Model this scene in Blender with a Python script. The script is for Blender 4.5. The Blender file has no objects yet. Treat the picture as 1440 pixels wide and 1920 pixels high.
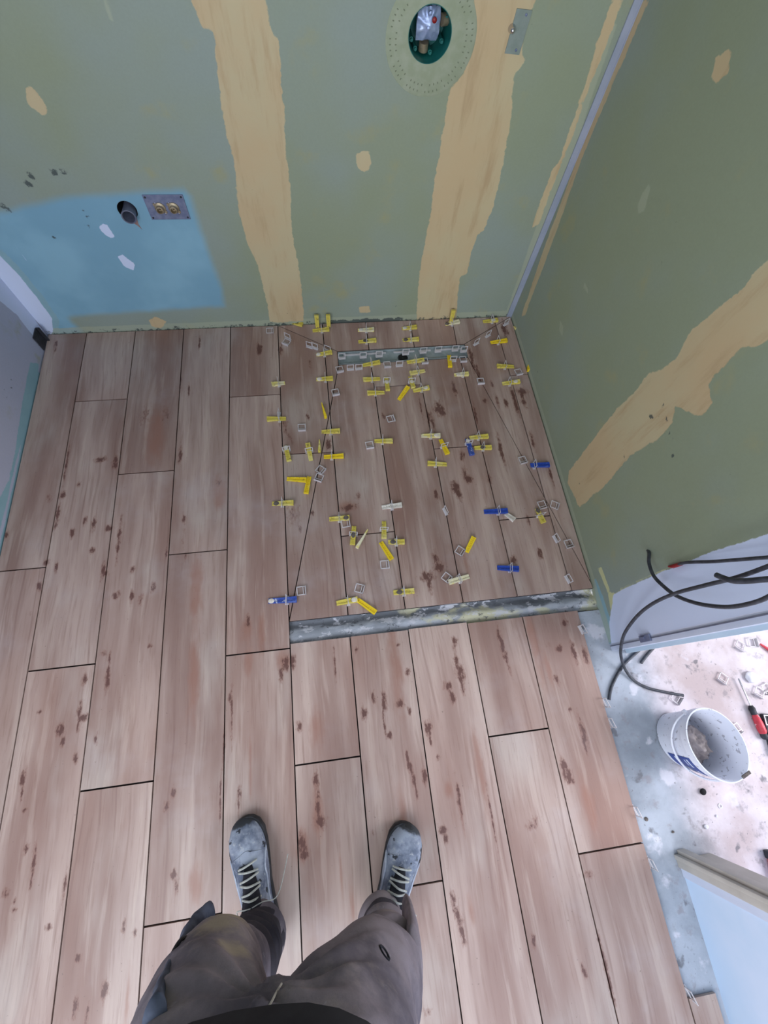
import bpy, bmesh, math, random
import numpy as np
from mathutils import Vector, Matrix, noise as mnoise

# ------------------------------------------------------------ camera, light, exposure
C = bpy.context.scene.collection
RM = Matrix(((0.9906, 0.08515, -0.10707), (-0.11981, 0.91778, -0.37858), (0.06604, 0.38785, 0.91935)))
CAM_H = 1.523
FPX = 830.72                      # focal length in pixels of the 1440 px wide frame
cam = bpy.data.cameras.new('camera'); cam_o = bpy.data.objects.new('camera', cam); C.objects.link(cam_o)
cam.sensor_fit = 'HORIZONTAL'; cam.sensor_width = 36.0; cam.lens = FPX / 1440 * 36
cam.clip_start = 0.02
cam_o.matrix_world = Matrix.Translation((0, 0, CAM_H)) @ RM.to_4x4()
bpy.context.scene.camera = cam_o
vs = bpy.context.scene.view_settings
vs.view_transform = 'Standard'; vs.look = 'None'; vs.gamma = 1; vs.use_curve_mapping = False
vs.exposure = 0.0
world = bpy.data.worlds.new('world'); bpy.context.scene.world = world
world.use_nodes = True
world.node_tree.nodes['Background'].inputs[0].default_value = (0.74, 0.84, 1.0, 1)
world.node_tree.nodes['Background'].inputs[1].default_value = 1.0

def area(name, loc, target, sx, sy, power, col):
    l = bpy.data.lights.new(name, 'AREA'); l.shape = 'RECTANGLE'; l.size = sx; l.size_y = sy
    l.energy = power; l.color = col
    o = bpy.data.objects.new(name, l); C.objects.link(o)
    o.location = loc; o.rotation_euler = (Vector(target) - Vector(loc)).to_track_quat('-Z', 'Y').to_euler()
    return o
# daylight through the window of this room (behind the photographer) and of the next room
area('window_daylight', (0.1, -2.28, 1.6), (0.05, 0.6, 0.4), 1.3, 1.3, 38, (0.90, 0.93, 1.0))
area('side_window_daylight', (-1.13, -1.15, 1.5), (0.6, 0.5, 0.5), 1.1, 1.2, 30, (0.90, 0.94, 1.0))
area('next_room_daylight', (2.9, -0.6, 1.5), (1.2, -0.3, 0.1), 1.3, 1.3, 66, (0.95, 0.94, 1.0))

# ------------------------------------------------------------ measuring helpers
def ray(px, py):
    return RM @ Vector(((px - 720) / FPX, -(py - 960) / FPX, -1.0))
def on(axis, val, px, py):
    d = ray(px, py); o = Vector((0, 0, CAM_H)); t = (val - o[axis]) / d[axis]
    return o + t * d
def at(px, py, z=0.0): return on(2, z, px, py)

XL, XR, YB = -1.145, 0.897, 1.570
# ------------------------------------------------------------ object helpers
def tag(o, label=None, cat=None, group=None, kind=None):
    if label: o['label'] = label
    if cat: o['category'] = cat
    if group: o['group'] = group
    if kind: o['kind'] = kind
    return o
def empty(name, loc=(0, 0, 0), rz=0.0):
    o = bpy.data.objects.new(name, None); C.objects.link(o)
    o.location = loc; o.rotation_euler = (0, 0, rz); o.empty_display_size = 0.02
    return o
def link(name, me, mat, parent=None):
    o = bpy.data.objects.new(name, me); C.objects.link(o)
    if mat is not None and not me.materials:
        for m in (mat if isinstance(mat, (list, tuple)) else [mat]): me.materials.append(m)
    if parent: o.parent = parent
    return o
def smooth(me, ang=40):
    me.polygons.foreach_set('use_smooth', [True] * len(me.polygons))
    bm = bmesh.new(); bm.from_mesh(me)
    for e in bm.edges:
        e.smooth = not (len(e.link_faces) == 2 and e.calc_face_angle(0) > math.radians(ang))
    bm.to_mesh(me); bm.free()

class MB:
    """collects shapes and links them as one mesh"""
    def __init__(s): s.bm = bmesh.new()
    def box(s, c, d, M=None, bevel=0.0, mi=0):
        r = bmesh.ops.create_cube(s.bm, size=1.0)
        vs_ = r['verts']
        for v in vs_: v.co = Vector((v.co.x * d[0], v.co.y * d[1], v.co.z * d[2]))
        if bevel:
            es = list({e for v in vs_ for e in v.link_edges})
            b = bmesh.ops.bevel(s.bm, geom=es, offset=bevel, segments=2, affect='EDGES', profile=0.7)
            vs_ = list({v for f in b['faces'] for v in f.verts} | {v for v in vs_ if v.is_valid})
        T = Matrix.Translation(c) @ (M.to_4x4() if M is not None else Matrix.Identity(4))
        for v in vs_: v.co = T @ v.co
        if mi:
            for f in {f for v in vs_ for f in v.link_faces}: f.material_index = mi
        return s
    def tube(s, pts, r, seg=10, cap=True, mi=0):
        pts = [Vector(p) for p in pts]; n = len(pts)
        rr = r if isinstance(r, (list, tuple)) else [r] * n
        up = Vector((0, 0, 1)); prev = None; rings = []
        for i, p in enumerate(pts):
            t = (pts[min(i + 1, n - 1)] - pts[max(i - 1, 0)]).normalized()
            if prev is None:
                a = up if abs(t.dot(up)) < 0.9 else Vector((1, 0, 0))
                u = t.cross(a).normalized()
            else: u = (prev - t * prev.dot(t)).normalized()
            prev = u; w = t.cross(u)
            rings.append([s.bm.verts.new(p + rr[i] * (math.cos(2 * math.pi * k / seg) * u + math.sin(2 * math.pi * k / seg) * w)) for k in range(seg)])
        s._skin(rings, cap, mi); return s
    def _skin(s, rings, cap=True, mi=0, closed=True):
        seg = len(rings[0])
        for a, b in zip(rings, rings[1:]):
            for k in range(seg if closed else seg - 1):
                f = s.bm.faces.new((a[k], a[(k + 1) % seg], b[(k + 1) % seg], b[k])); f.material_index = mi
        if cap:
            f = s.bm.faces.new(list(reversed(rings[0]))); f.material_index = mi
            f = s.bm.faces.new(rings[-1]); f.material_index = mi
    def lathe(s, prof, c=(0, 0, 0), axis='Z', seg=32, sx=1.0, sy=1.0, mi=0, cap=False):
        rings = []
        for r, z in prof:
            ring = []
            for k in range(seg):
                a = 2 * math.pi * k / seg; p = Vector((r * math.cos(a) * sx, r * math.sin(a) * sy, z))
                if axis == 'Y': p = Vector((p.x, -p.z, p.y))
                if axis == 'X': p = Vector((-p.z, p.x, p.y))
                ring.append(s.bm.verts.new(p + Vector(c)))
            rings.append(ring)
        s._skin(rings, cap, mi); return s
    def loft(s, rings, cap=True, mi=0):
        s._skin([[s.bm.verts.new(p) for p in r] for r in rings], cap, mi); return s
    def prism(s, poly, z0, z1, M=None, mi=0):
        M = M or Matrix.Identity(4)
        s._skin([[s.bm.verts.new(M @ Vector((x, y, z0))) for x, y in poly], [s.bm.verts.new(M @ Vector((x, y, z1))) for x, y in poly]], True, mi); return s
    def build(s, name, mat, parent=None, sm=40, bevel=0):
        bmesh.ops.recalc_face_normals(s.bm, faces=s.bm.faces)
        if bevel: bmesh.ops.bevel(s.bm, geom=[e for e in s.bm.edges if e.is_manifold and e.calc_face_angle(0) > 0.6], offset=bevel, segments=2, affect='EDGES')
        me = bpy.data.meshes.new(name); s.bm.to_mesh(me); s.bm.free()
        if sm: smooth(me, sm)
        return link(name, me, mat, parent)

def spline(pts, n=8):
    pts = [Vector(p) for p in pts]; P = [pts[0]] + pts + [pts[-1]]; out = []
    for i in range(len(pts) - 1):
        a, b, c, d = P[i:i + 4]
        for k in range(n):
            t = k / n
            out.append(0.5 * ((2 * b) + (c - a) * t + (2 * a - 5 * b + 4 * c - d) * t * t + (3 * b - a - 3 * c + d) * t ** 3))
    return out + [pts[-1]]

# ------------------------------------------------------------ material helpers
def srgb(r, g, b):
    return tuple(((c / 255) / 12.92 if c <= 10 else ((c / 255 + 0.055) / 1.055) ** 2.4) for c in (r, g, b)) + (1,)
class Mt:
    def __init__(s, name, rough=0.6, metal=0.0, spec=0.5):
        s.m = bpy.data.materials.new(name); s.m.use_nodes = True; s.t = s.m.node_tree
        s.b = s.t.nodes['Principled BSDF']
        s.b.inputs['Roughness'].default_value = rough; s.b.inputs['Metallic'].default_value = metal
        s.b.inputs['Specular IOR Level'].default_value = spec
        s.co = s.n('ShaderNodeNewGeometry').outputs['Position']
        s.ob = s.n('ShaderNodeTexCoord').outputs['Object']
    def n(s, ty, **k):
        x = s.t.nodes.new(ty)
        for a, v in k.items(): setattr(x, a, v)
        return x
    def put(s, sock, v):
        if isinstance(v, bpy.types.NodeSocket): s.t.links.new(v, sock)
        elif v is not None: sock.default_value = v
    def noise(s, sc, vec=None, detail=4, rough=0.55, dist=0.0, scale=(1, 1, 1), loc=(0, 0, 0), out='Fac'):
        mp = s.n('ShaderNodeMapping'); s.put(mp.inputs[0], vec or s.co)
        mp.inputs['Scale'].default_value = scale
        s.put(mp.inputs['Location'], loc)
        x = s.n('ShaderNodeTexNoise'); s.put(x.inputs['Vector'], mp.outputs[0])
        x.inputs['Scale'].default_value = sc; x.inputs['Detail'].default_value = detail
        x.inputs['Roughness'].default_value = rough; x.inputs['Distortion'].default_value = dist
        return x.outputs[out]
    def m_(s, op, a, b=None, c=None, clamp=False):
        x = s.n('ShaderNodeMath', operation=op, use_clamp=clamp)
        s.put(x.inputs[0], a); s.put(x.inputs[1], b)
        if c is not None: s.put(x.inputs[2], c)
        return x.outputs[0]
    def step(s, v, a, b):
        x = s.n('ShaderNodeMapRange', interpolation_type='SMOOTHSTEP')
        s.put(x.inputs[0], v); x.inputs[1].default_value = a; x.inputs[2].default_value = b
        return x.outputs[0]
    def mix(s, f, a, b, mode='MIX'):
        x = s.n('ShaderNodeMix', data_type='RGBA', blend_type=mode)
        s.put(x.inputs[0], f); s.put(x.inputs[6], a); s.put(x.inputs[7], b)
        return x.outputs[2]
    def attr(s, name): return s.n('ShaderNodeAttribute', attribute_name=name).outputs['Fac']
    def sep(s, v=None):
        x = s.n('ShaderNodeSeparateXYZ'); s.put(x.inputs[0], v or s.co); return x.outputs
    def comb(s, x, y, z):
        c = s.n('ShaderNodeCombineXYZ')
        for i, v in enumerate((x, y, z)): s.put(c.inputs[i], v)
        return c.outputs[0]
    def bump(s, h, st=0.3, d=0.002):
        x = s.n('ShaderNodeBump'); x.inputs['Strength'].default_value = st; x.inputs['Distance'].default_value = d
        s.put(x.inputs['Height'], h); s.put(s.b.inputs['Normal'], x.outputs[0])
    def col(s, c): s.put(s.b.inputs['Base Color'], c); return s
    def rough(s, v): s.put(s.b.inputs['Roughness'], v); return s

def simple(name, a, b, sc=30, rough=0.6, metal=0.0, bump=0.0, coord='ob'):
    m = Mt(name, rough, metal)
    vec = m.ob if coord == 'ob' else m.co
    f = m.noise(sc, vec)
    m.col(m.mix(m.step(f, 0.35, 0.7), srgb(*a), srgb(*b)))
    if bump: m.bump(f, bump)
    return m.m

# green moisture-resistant plasterboard with joint compound, painted and bare areas
def wall_mat(name, g1, g2, with_attr=True):
    m = Mt(name, 0.62, spec=0.35)
    big = m.noise(1.7, detail=3)
    fine = m.noise(160, detail=3)
    base = m.mix(m.step(big, 0.36, 0.66), srgb(*g1), srgb(*g2))
    base = m.mix(m.m_('MULTIPLY', fine, 0.16), base, srgb(96, 108, 94))
    base = m.mix(m.step(m.noise(8, detail=5, loc=(3, 2, 1)), 0.58, 0.8), base, srgb(158, 158, 122))
    jag = m.m_('SUBTRACT', m.noise(60, detail=6, rough=0.7), 0.5)
    jag2 = m.m_('SUBTRACT', m.noise(11, detail=4), 0.5)
    def mask(att, w, a1, a2=0.0, lo=0.0):
        d = m.m_('ADD', m.attr(att), m.m_('MULTIPLY', jag, a1))
        if a2: d = m.m_('ADD', d, m.m_('MULTIPLY', jag2, a2))
        return m.step(d, lo, lo + w)
    c = base
    # painted blue square, soft sprayed edge
    blue = m.mix(m.step(m.noise(3, detail=4), 0.4, 0.65), srgb(124, 168, 190), srgb(138, 182, 202))
    c = m.mix(mask('d_blue', 0.035, 0.006, 0.02), c, blue)
    teal = m.mix(m.noise(14), srgb(128, 166, 178), srgb(150, 184, 194))
    c = m.mix(mask('d_teal', 0.004, 0.012, 0.012), c, teal)
    pale = m.mix(m.noise(9), srgb(166, 174, 150), srgb(174, 180, 158))
    c = m.mix(m.m_('MULTIPLY', mask('d_pale', 0.006, 0.008, 0.01), 0.6), c, pale)
    st = m.noise(26, scale=(1, 1, 0.16), detail=5, rough=0.65)
    tan = m.mix(m.step(m.noise(3.2, detail=5, loc=(5, 1, 0)), 0.35, 0.68), srgb(198, 176, 138), srgb(196, 184, 148))
    tan = m.mix(m.step(st, 0.5, 0.75), tan, srgb(184, 160, 124))
    dm = mask('d_mud', 0.004, 0.016, 0.022)
    c = m.mix(dm, c, tan)
    yel = m.mix(m.noise(20), srgb(204, 206, 150), srgb(196, 198, 160))
    c = m.mix(mask('d_yellow', 0.003, 0.008, 0.008), c, yel)
    wh = m.mix(m.noise(5, detail=3), srgb(204, 218, 244), srgb(212, 222, 246))
    c = m.mix(mask('d_white', 0.003, 0.009, 0.010), c, wh)
    grey = m.mix(m.noise(6), srgb(186, 186, 200), srgb(176, 178, 194))
    c = m.mix(mask('d_grey', 0.003, 0.004, 0.004), c, grey)
    # mortar specks and smears
    k = m.noise(55, detail=5, rough=0.7, loc=(2, 7, 4))
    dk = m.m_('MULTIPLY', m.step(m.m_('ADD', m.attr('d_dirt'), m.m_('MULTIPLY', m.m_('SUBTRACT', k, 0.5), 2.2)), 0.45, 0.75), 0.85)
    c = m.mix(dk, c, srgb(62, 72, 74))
    m.col(c)
    m.bump(m.m_('ADD', m.m_('MULTIPLY', dm, 0.6), m.m_('MULTIPLY', fine, 0.25)), 0.25, 0.0015)
    return m.m

def wood_mat():
    """wood-look porcelain plank: every plank has its own grain, knots where the photo shows them"""
    m = Mt('wood_look_tile', 0.36, spec=0.5)
    pid = m.attr('pid')
    X, Y, Z = m.sep()
    off = m.m_('MULTIPLY', pid, 7.31)
    v = m.comb(m.m_('ADD', X, off), m.m_('ADD', Y, m.m_('MULTIPLY', pid, 3.7)), off)
    warp = m.noise(2.4, v, detail=2, scale=(1.0, 0.6, 1), loc=(4, 0, 0))
    vw = m.comb(m.m_('ADD', m.m_('ADD', X, off), m.m_('MULTIPLY', m.m_('SUBTRACT', warp, 0.5), 0.045)), m.m_('ADD', Y, m.m_('MULTIPLY', pid, 3.7)), off)
    broad = m.noise(9, vw, detail=3, rough=0.5, scale=(1, 0.13, 1))
    mid = m.noise(34, vw, detail=4, rough=0.6, scale=(1, 0.07, 1))
    fine = m.noise(150, vw, detail=4, rough=0.65, scale=(1, 0.05, 1))
    patch = m.noise(4.5, v, detail=3, scale=(1, 0.5, 1), loc=(9, 9, 0))
    c = m.mix(m.step(broad, 0.33, 0.66), srgb(152, 124, 114), srgb(186, 164, 154))
    c = m.mix(m.m_('MULTIPLY', m.step(patch, 0.5, 0.72), 0.5), c, srgb(196, 186, 178))
    c = m.mix(m.m_('MULTIPLY', m.step(m.noise(5, v, detail=3, scale=(1, 0.25, 1), loc=(1, 5, 0)), 0.50, 0.72), 0.45), c, srgb(150, 112, 98))
    c = m.mix(m.m_('MULTIPLY', m.step(mid, 0.50, 0.70), 0.34), c, srgb(142, 113, 104))
    c = m.mix(m.m_('MULTIPLY', m.step(mid, 0.47, 0.34), 0.25), c, srgb(214, 196, 184))
    c = m.mix(m.m_('MULTIPLY', m.step(fine, 0.52, 0.70), 0.35), c, srgb(134, 102, 90))
    # thin dark grain lines
    wv = m.n('ShaderNodeTexWave', wave_type='BANDS', bands_direction='X')
    m.put(wv.inputs['Vector'], m.comb(m.m_('ADD', m.m_('ADD', X, off), m.m_('MULTIPLY', warp, 0.09)), m.m_('MULTIPLY', Y, 0.1), off))
    wv.inputs['Scale'].default_value = 7; wv.inputs['Distortion'].default_value = 3.0; wv.inputs['Detail'].default_value = 2; wv.inputs['Detail Scale'].default_value = 1.5
    ln = m.m_('MULTIPLY', m.step(wv.outputs['Fac'], 0.93, 0.995), m.step(m.noise(6, v, scale=(1, 0.4, 1), loc=(0, 3, 2)), 0.48, 0.62))
    c = m.mix(m.m_('MULTIPLY', ln, 0.35), c, srgb(124, 92, 82))
    tone = m.m_('ADD', 0.86, m.m_('MULTIPLY', m.m_('FRACT', m.m_('MULTIPLY', pid, 5.77)), 0.14))
    c = m.mix(1.0, c, m.comb(tone, tone, tone), 'MULTIPLY')
    # reddish smears, knots
    nz = m.noise(90, m.co, detail=5, rough=0.7, scale=(1, 0.45, 1))
    nz2 = m.noise(40, m.co, detail=4, rough=0.6, scale=(1, 0.3, 1), loc=(3, 3, 3))
    red = m.step(m.m_('ADD', m.attr('smear'), m.m_('MULTIPLY', m.m_('SUBTRACT', nz2, 0.5), 1.3)), 0.2, 1.0)
    c = m.mix(m.m_('MULTIPLY', red, 0.65), c, srgb(146, 102, 86))
    kn = m.m_('ADD', m.attr('knot'), m.m_('MULTIPLY', m.m_('SUBTRACT', nz, 0.5), 1.9))
    c = m.mix(m.m_('MULTIPLY', m.step(kn, 0.34, 0.70), 0.55), c, srgb(132, 94, 82))
    c = m.mix(m.m_('MULTIPLY', m.step(kn, 0.62, 0.86), 0.85), c, srgb(88, 54, 48))
    # dusty mortar residue and dirt
    du = m.noise(2.6, detail=5, rough=0.6, loc=(8, 1, 0))
    c = m.mix(m.m_('MULTIPLY', m.step(du, 0.52, 0.75), 0.28), c, srgb(190, 186, 190))
    sp = m.m_('MULTIPLY', m.step(m.noise(120, detail=2, loc=(1, 1, 8)), 0.71, 0.76), 0.6)
    c = m.mix(sp, c, srgb(110, 92, 86))
    m.col(c)
    m.rough(m.m_('ADD', 0.30, m.m_('MULTIPLY', du, 0.28)))
    m.bump(m.m_('ADD', mid, fine), 0.08, 0.001)
    return m.m

def slab_mat():
    m = Mt('concrete_slab', 0.75, spec=0.3)
    X, Y, Z = m.sep()
    n1 = m.noise(4, detail=6, rough=0.6); n2 = m.noise(22, detail=6, rough=0.65); n3 = m.noise(90, detail=3)
    grey = m.mix(m.step(n1, 0.35, 0.65), srgb(134, 142, 152), srgb(172, 180, 192))
    pink = m.mix(m.step(n1, 0.38, 0.62), srgb(196, 180, 180), srgb(222, 214, 220))
    edge = m.step(m.m_('ADD', X, m.m_('MULTIPLY', m.m_('SUBTRACT', n1, 0.5), 0.22)), 0.94, 1.08)
    c = m.mix(edge, grey, pink)
    c = m.mix(m.m_('MULTIPLY', m.step(n2, 0.56, 0.68), 0.55), c, srgb(140, 134, 138))
    c = m.mix(m.m_('MULTIPLY', m.step(m.noise(14, detail=4, loc=(4, 4, 0)), 0.64, 0.70), 0.75), c, srgb(104, 104, 110))
    c = m.mix(m.m_('MULTIPLY', m.step(m.noise(11, detail=5, loc=(7, 1, 0)), 0.60, 0.68), 0.5), c, srgb(226, 224, 234))
    c = m.mix(m.m_('MULTIPLY', m.step(n3, 0.66, 0.72), 0.6), c, srgb(110, 106, 110))
    m.col(c); m.bump(m.m_('ADD', n2, n3), 0.35, 0.002)
    return m.m

def mortar_mat():
    m = Mt('cement_channel', 0.75, spec=0.3)
    X, Y, Z = m.sep()
    n1 = m.noise(9, detail=6, rough=0.6, scale=(0.6, 1.6, 1)); n2 = m.noise(45, detail=5, rough=0.65)
    c = m.mix(m.step(n1, 0.4, 0.6), srgb(136, 142, 150), srgb(170, 176, 186))
    t = m.m_('ADD', m.m_('SUBTRACT', Y, 0.232), m.m_('MULTIPLY', m.m_('SUBTRACT', n1, 0.5), 0.09))
    c = m.mix(m.m_('MULTIPLY', m.step(t, -0.002, 0.010), 0.85), c, srgb(82, 86, 92))  # back half darkened: shade along the tile edge painted into the cement
    ye = m.m_('MULTIPLY', m.step(m.noise(6, detail=5, scale=(1, 2, 1), loc=(2, 5, 0)), 0.52, 0.60), m.step(X, 0.05, 0.3))
    c = m.mix(m.m_('MULTIPLY', ye, 0.8), c, srgb(198, 196, 164))
    c = m.mix(m.m_('MULTIPLY', m.step(m.noise(16, detail=6, rough=.7, scale=(1, 2, 1), loc=(6, 5, 0)), 0.54, 0.58), 0.7), c, srgb(196, 198, 206))
    c = m.mix(m.m_('MULTIPLY', m.step(n2, 0.57, 0.66), 0.7), c, srgb(74, 78, 84))
    m.col(c); m.bump(n2, 0.6, 0.003)
    return m.m

def plastic_mix(name, base, dirty, worn, seedloc, w=0.55):
    m = Mt(name, 0.42)
    n = m.noise(70, m.co, detail=4, rough=0.6, loc=seedloc); n2 = m.noise(28, m.co, detail=3, loc=seedloc)
    c = m.mix(m.step(n2, w, w + 0.06), srgb(*base), srgb(*worn))
    c = m.mix(m.m_('MULTIPLY', m.step(n, 0.60, 0.66), 0.8), c, srgb(*dirty))
    m.col(c); return m.m

def trouser_mat():
    m = Mt('work_trouser_cloth', 0.85, spec=0.2)
    n1 = m.noise(7, m.co, detail=6, rough=0.62); n2 = m.noise(38, m.co, detail=5, rough=0.7); n3 = m.noise(900, m.co, detail=1)
    c = m.mix(m.step(n1, 0.36, 0.62), srgb(104, 98, 106), srgb(146, 136, 141))
    c = m.mix(m.m_('MULTIPLY', m.step(m.noise(11, m.co, detail=6, rough=0.65, loc=(3, 1, 1)), 0.50, 0.68), 0.55), c, srgb(170, 158, 152))
    c = m.mix(m.m_('MULTIPLY', m.step(m.m_('ADD', m.attr('dust'), m.m_('MULTIPLY', m.m_('SUBTRACT', n2, 0.5), 1.0)), 0.3, 0.9), 0.8), c, srgb(184, 170, 146))
    c = m.mix(m.m_('MULTIPLY', m.step(n2, 0.62, 0.74), 0.5), c, srgb(176, 172, 176))
    c = m.mix(m.m_('MULTIPLY', m.step(m.m_('ADD', m.attr('grime'), m.m_('MULTIPLY', m.m_('SUBTRACT', n1, 0.5), 0.6)), 0.3, 0.7), 0.85), c, srgb(48, 46, 52))
    c = m.mix(m.m_('MULTIPLY', n3, 0.2), c, srgb(60, 58, 66))
    m.col(c); m.bump(m.m_('ADD', n1, n2), 0.4, 0.003)
    return m.m
def boot_mat():
    m = Mt('dusty_boot_leather', 0.6, spec=0.35)
    n1 = m.noise(16, m.co, detail=6, rough=0.6); n2 = m.noise(75, m.co, detail=5, rough=0.7)
    c = m.mix(m.step(n1, 0.38, 0.62), srgb(92, 102, 122), srgb(156, 166, 182))
    c = m.mix(m.m_('MULTIPLY', m.step(n2, 0.55, 0.68), 0.6), c, srgb(188, 192, 196))
    c = m.mix(m.m_('MULTIPLY', m.step(m.noise(34, m.co, detail=4, loc=(4, 2, 2)), 0.62, 0.66), 0.9), c, srgb(30, 34, 40))
    c = m.mix(m.m_('MULTIPLY', m.step(m.m_('ADD', m.attr('toe'), m.m_('MULTIPLY', m.m_('SUBTRACT', n2, 0.5), 0.8)), 0.4, 0.7), 0.9), c, srgb(48, 50, 52))
    m.col(c); m.bump(m.m_('ADD', n1, n2), 0.3, 0.002)
    return m.m

M = dict(
    wall=wall_mat('plasterboard', (148, 158, 132), (148, 161, 153)),
    wall_left=wall_mat('left_wall_paint', (178, 182, 204), (184, 186, 206)),
    plain=simple('white_plaster', (206, 208, 214), (216, 218, 224), 6, 0.7, coord='co'),
    ceiling=simple('ceiling_paint', (216, 216, 214), (224, 224, 222), 4, 0.8, coord='co'),
    wood=wood_mat(), slab=slab_mat(), mortar=mortar_mat(),
    bed=simple('dark_adhesive', (26, 22, 22), (40, 36, 36), 40, 0.95, coord='co'),
    strip=simple('corner_strip_grey', (148, 158, 176), (160, 168, 186), 12, 0.5, coord='co'),
    steel=simple('drain_steel', (138, 152, 158), (166, 178, 184), 20, 0.35, 0.7),
    drainbody=simple('drain_flange', (134, 148, 150), (158, 168, 172), 26, 0.5, 0.1, 0.2),
    dark=simple('black_void', (10, 11, 13), (18, 20, 22), 20, 0.8),
    black=simple('black_rubber', (34, 36, 42), (52, 54, 62), 60, 0.6),
    cable=simple('cable_sheath', (46, 50, 58), (70, 74, 84), 60, 0.5, coord='co'),
    jamb=simple('door_frame_white', (196, 206, 226), (206, 214, 232), 8, 0.45, coord='co'),
    jamb_blue=simple('door_frame_edge', (188, 208, 222), (198, 216, 228), 8, 0.5, coord='co'),
    casing=simple('primed_casing', (178, 174, 166), (190, 186, 178), 14, 0.5, coord='co'),
    lowwall=simple('primed_wall_blue', (192, 214, 238), (204, 220, 242), 5, 0.6, coord='co'),
    chrome=simple('chrome', (200, 200, 204), (225, 225, 228), 20, 0.15, 1.0),
    brass=simple('brass', (160, 146, 120), (186, 172, 146), 60, 0.45, 0.7, 0.3),
    galv=simple('galvanised_plate', (112, 122, 152), (134, 142, 168), 50, 0.5, 0.35, 0.2),
    plate_green=simple('dusty_plate', (132, 146, 138), (142, 154, 148), 40, 0.55, 0.2),
    pvc=simple('grey_pvc', (92, 98, 118), (112, 116, 134), 30, 0.5),
    rust=simple('rust_stain', (140, 110, 104), (158, 128, 120), 60, 0.8),
    teal_box=simple('teal_box_plastic', (14, 92, 88), (24, 112, 104), 20, 0.45),
    collar=simple('sealing_collar_fabric', (150, 160, 134), (162, 170, 148), 30, 0.8, bump=0.2),
    collar_dot=simple('collar_emboss', (116, 126, 102), (122, 130, 108), 30, 0.8),
    tape=simple('silver_foil_tape', (150, 168, 206), (186, 202, 232), 40, 0.35, 0.35, 0.5),
    redcap=simple('red_cap', (130, 24, 26), (150, 30, 30), 30, 0.4),
    bucket=plastic_mix('white_bucket', (228, 232, 244), (160, 160, 170), (214, 220, 234), (0, 0, 0), 0.70),
    bucket_blue=simple('bucket_label_blue', (38, 62, 138), (52, 76, 150), 60, 0.5),
    bucket_grey=simple('bucket_label_grey', (128, 136, 152), (148, 156, 170), 60, 0.5),
    bucket_white=simple('bucket_label_print', (196, 206, 230), (214, 222, 240), 60, 0.5),
    bag=simple('beige_paper_bag', (124, 116, 116), (150, 142, 140), 40, 0.7, bump=0.4),
    redtool=plastic_mix('red_handle', (206, 62, 76), (232, 210, 214), (190, 50, 62), (1, 1, 0)),
    chalk=simple('mortar_white', (224, 224, 232), (240, 240, 246), 60, 0.8),
    smear=simple('grey_mortar', (82, 76, 74), (112, 104, 98), 90, 0.85, bump=0.4),
    smear_pale=simple('pale_mortar', (206, 198, 184), (228, 224, 214), 90, 0.8, bump=0.4),
    clip=None,
    yellow=plastic_mix('yellow_plastic', (218, 202, 92), (140, 124, 74), (224, 212, 128), (0, 0, 0), 0.52),
    yellow_bright=plastic_mix('bright_yellow_plastic', (240, 210, 40), (190, 160, 40), (246, 222, 90), (3, 0, 0), 0.6),
    yellow_pale=plastic_mix('dusty_yellow_plastic', (228, 216, 136), (156, 142, 106), (228, 222, 190), (5, 2, 0), 0.46),
    blue=plastic_mix('blue_plastic', (40, 74, 170), (100, 120, 180), (58, 92, 184), (2, 0, 0), 0.6),
    blue_white=plastic_mix('mortar_smeared_blue_plastic', (58, 84, 168), (214, 218, 232), (86, 108, 180), (2, 4, 0), 0.5),
    white=plastic_mix('mortar_white_plastic', (218, 212, 202), (150, 142, 132), (232, 228, 220), (2, 4, 4), 0.5),
    trouser=trouser_mat(), boot=boot_mat(),
    sole=simple('black_sole', (30, 32, 36), (56, 58, 62), 50, 0.7),
    lace=simple('grey_lace', (168, 172, 168), (196, 198, 190), 120, 0.8),
    lining=simple('black_padded_collar', (22, 24, 32), (38, 38, 48), 60, 0.85),
    piping=simple('pale_boot_piping', (170, 180, 200), (196, 204, 216), 80, 0.6),
    pocket=simple('blue_grey_pocket_cloth', (58, 66, 84), (88, 98, 118), 30, 0.85),
    jersey=simple('black_jersey', (22, 22, 28), (32, 32, 38), 60, 0.9),
    thread=simple('pale_thread', (168, 162, 150), (188, 182, 170), 60, 0.8),
)
mc = Mt('translucent_white_clip', 0.35); mc.col(srgb(226, 222, 226)); mc.b.inputs['Transmission Weight'].default_value = 0.25; M['clip'] = mc.m

# ------------------------------------------------------------ painted fields on grids
def sdf(P, poly):
    """signed distance (positive inside) of points P (n,2) to a polygon"""
    poly = np.asarray(poly, float); n = len(poly)
    d = np.full(len(P), 1e9); ins = np.zeros(len(P), bool)
    for i in range(n):
        a = poly[i]; b = poly[(i + 1) % n]; ab = b - a; L = (ab ** 2).sum() + 1e-12
        t = np.clip(((P - a) @ ab) / L, 0, 1)
        d = np.minimum(d, np.hypot(*((P - (a + t[:, None] * ab)).T)))
        c = (a[1] > P[:, 1]) != (b[1] > P[:, 1])
        if abs(b[1] - a[1]) > 1e-12:
            ins ^= c & (P[:, 0] < (b[0] - a[0]) * (P[:, 1] - a[1]) / (b[1] - a[1]) + a[0])
    return np.where(ins, d, -d)
def field(P, polys):
    r = np.full(len(P), -1.0)
    for q in polys: r = np.maximum(r, sdf(P, q))
    return r
def set_attr(me, name, vals):
    a = me.attributes.new(name, 'FLOAT', 'POINT'); a.data.foreach_set('value', np.asarray(vals, np.float32))
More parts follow.
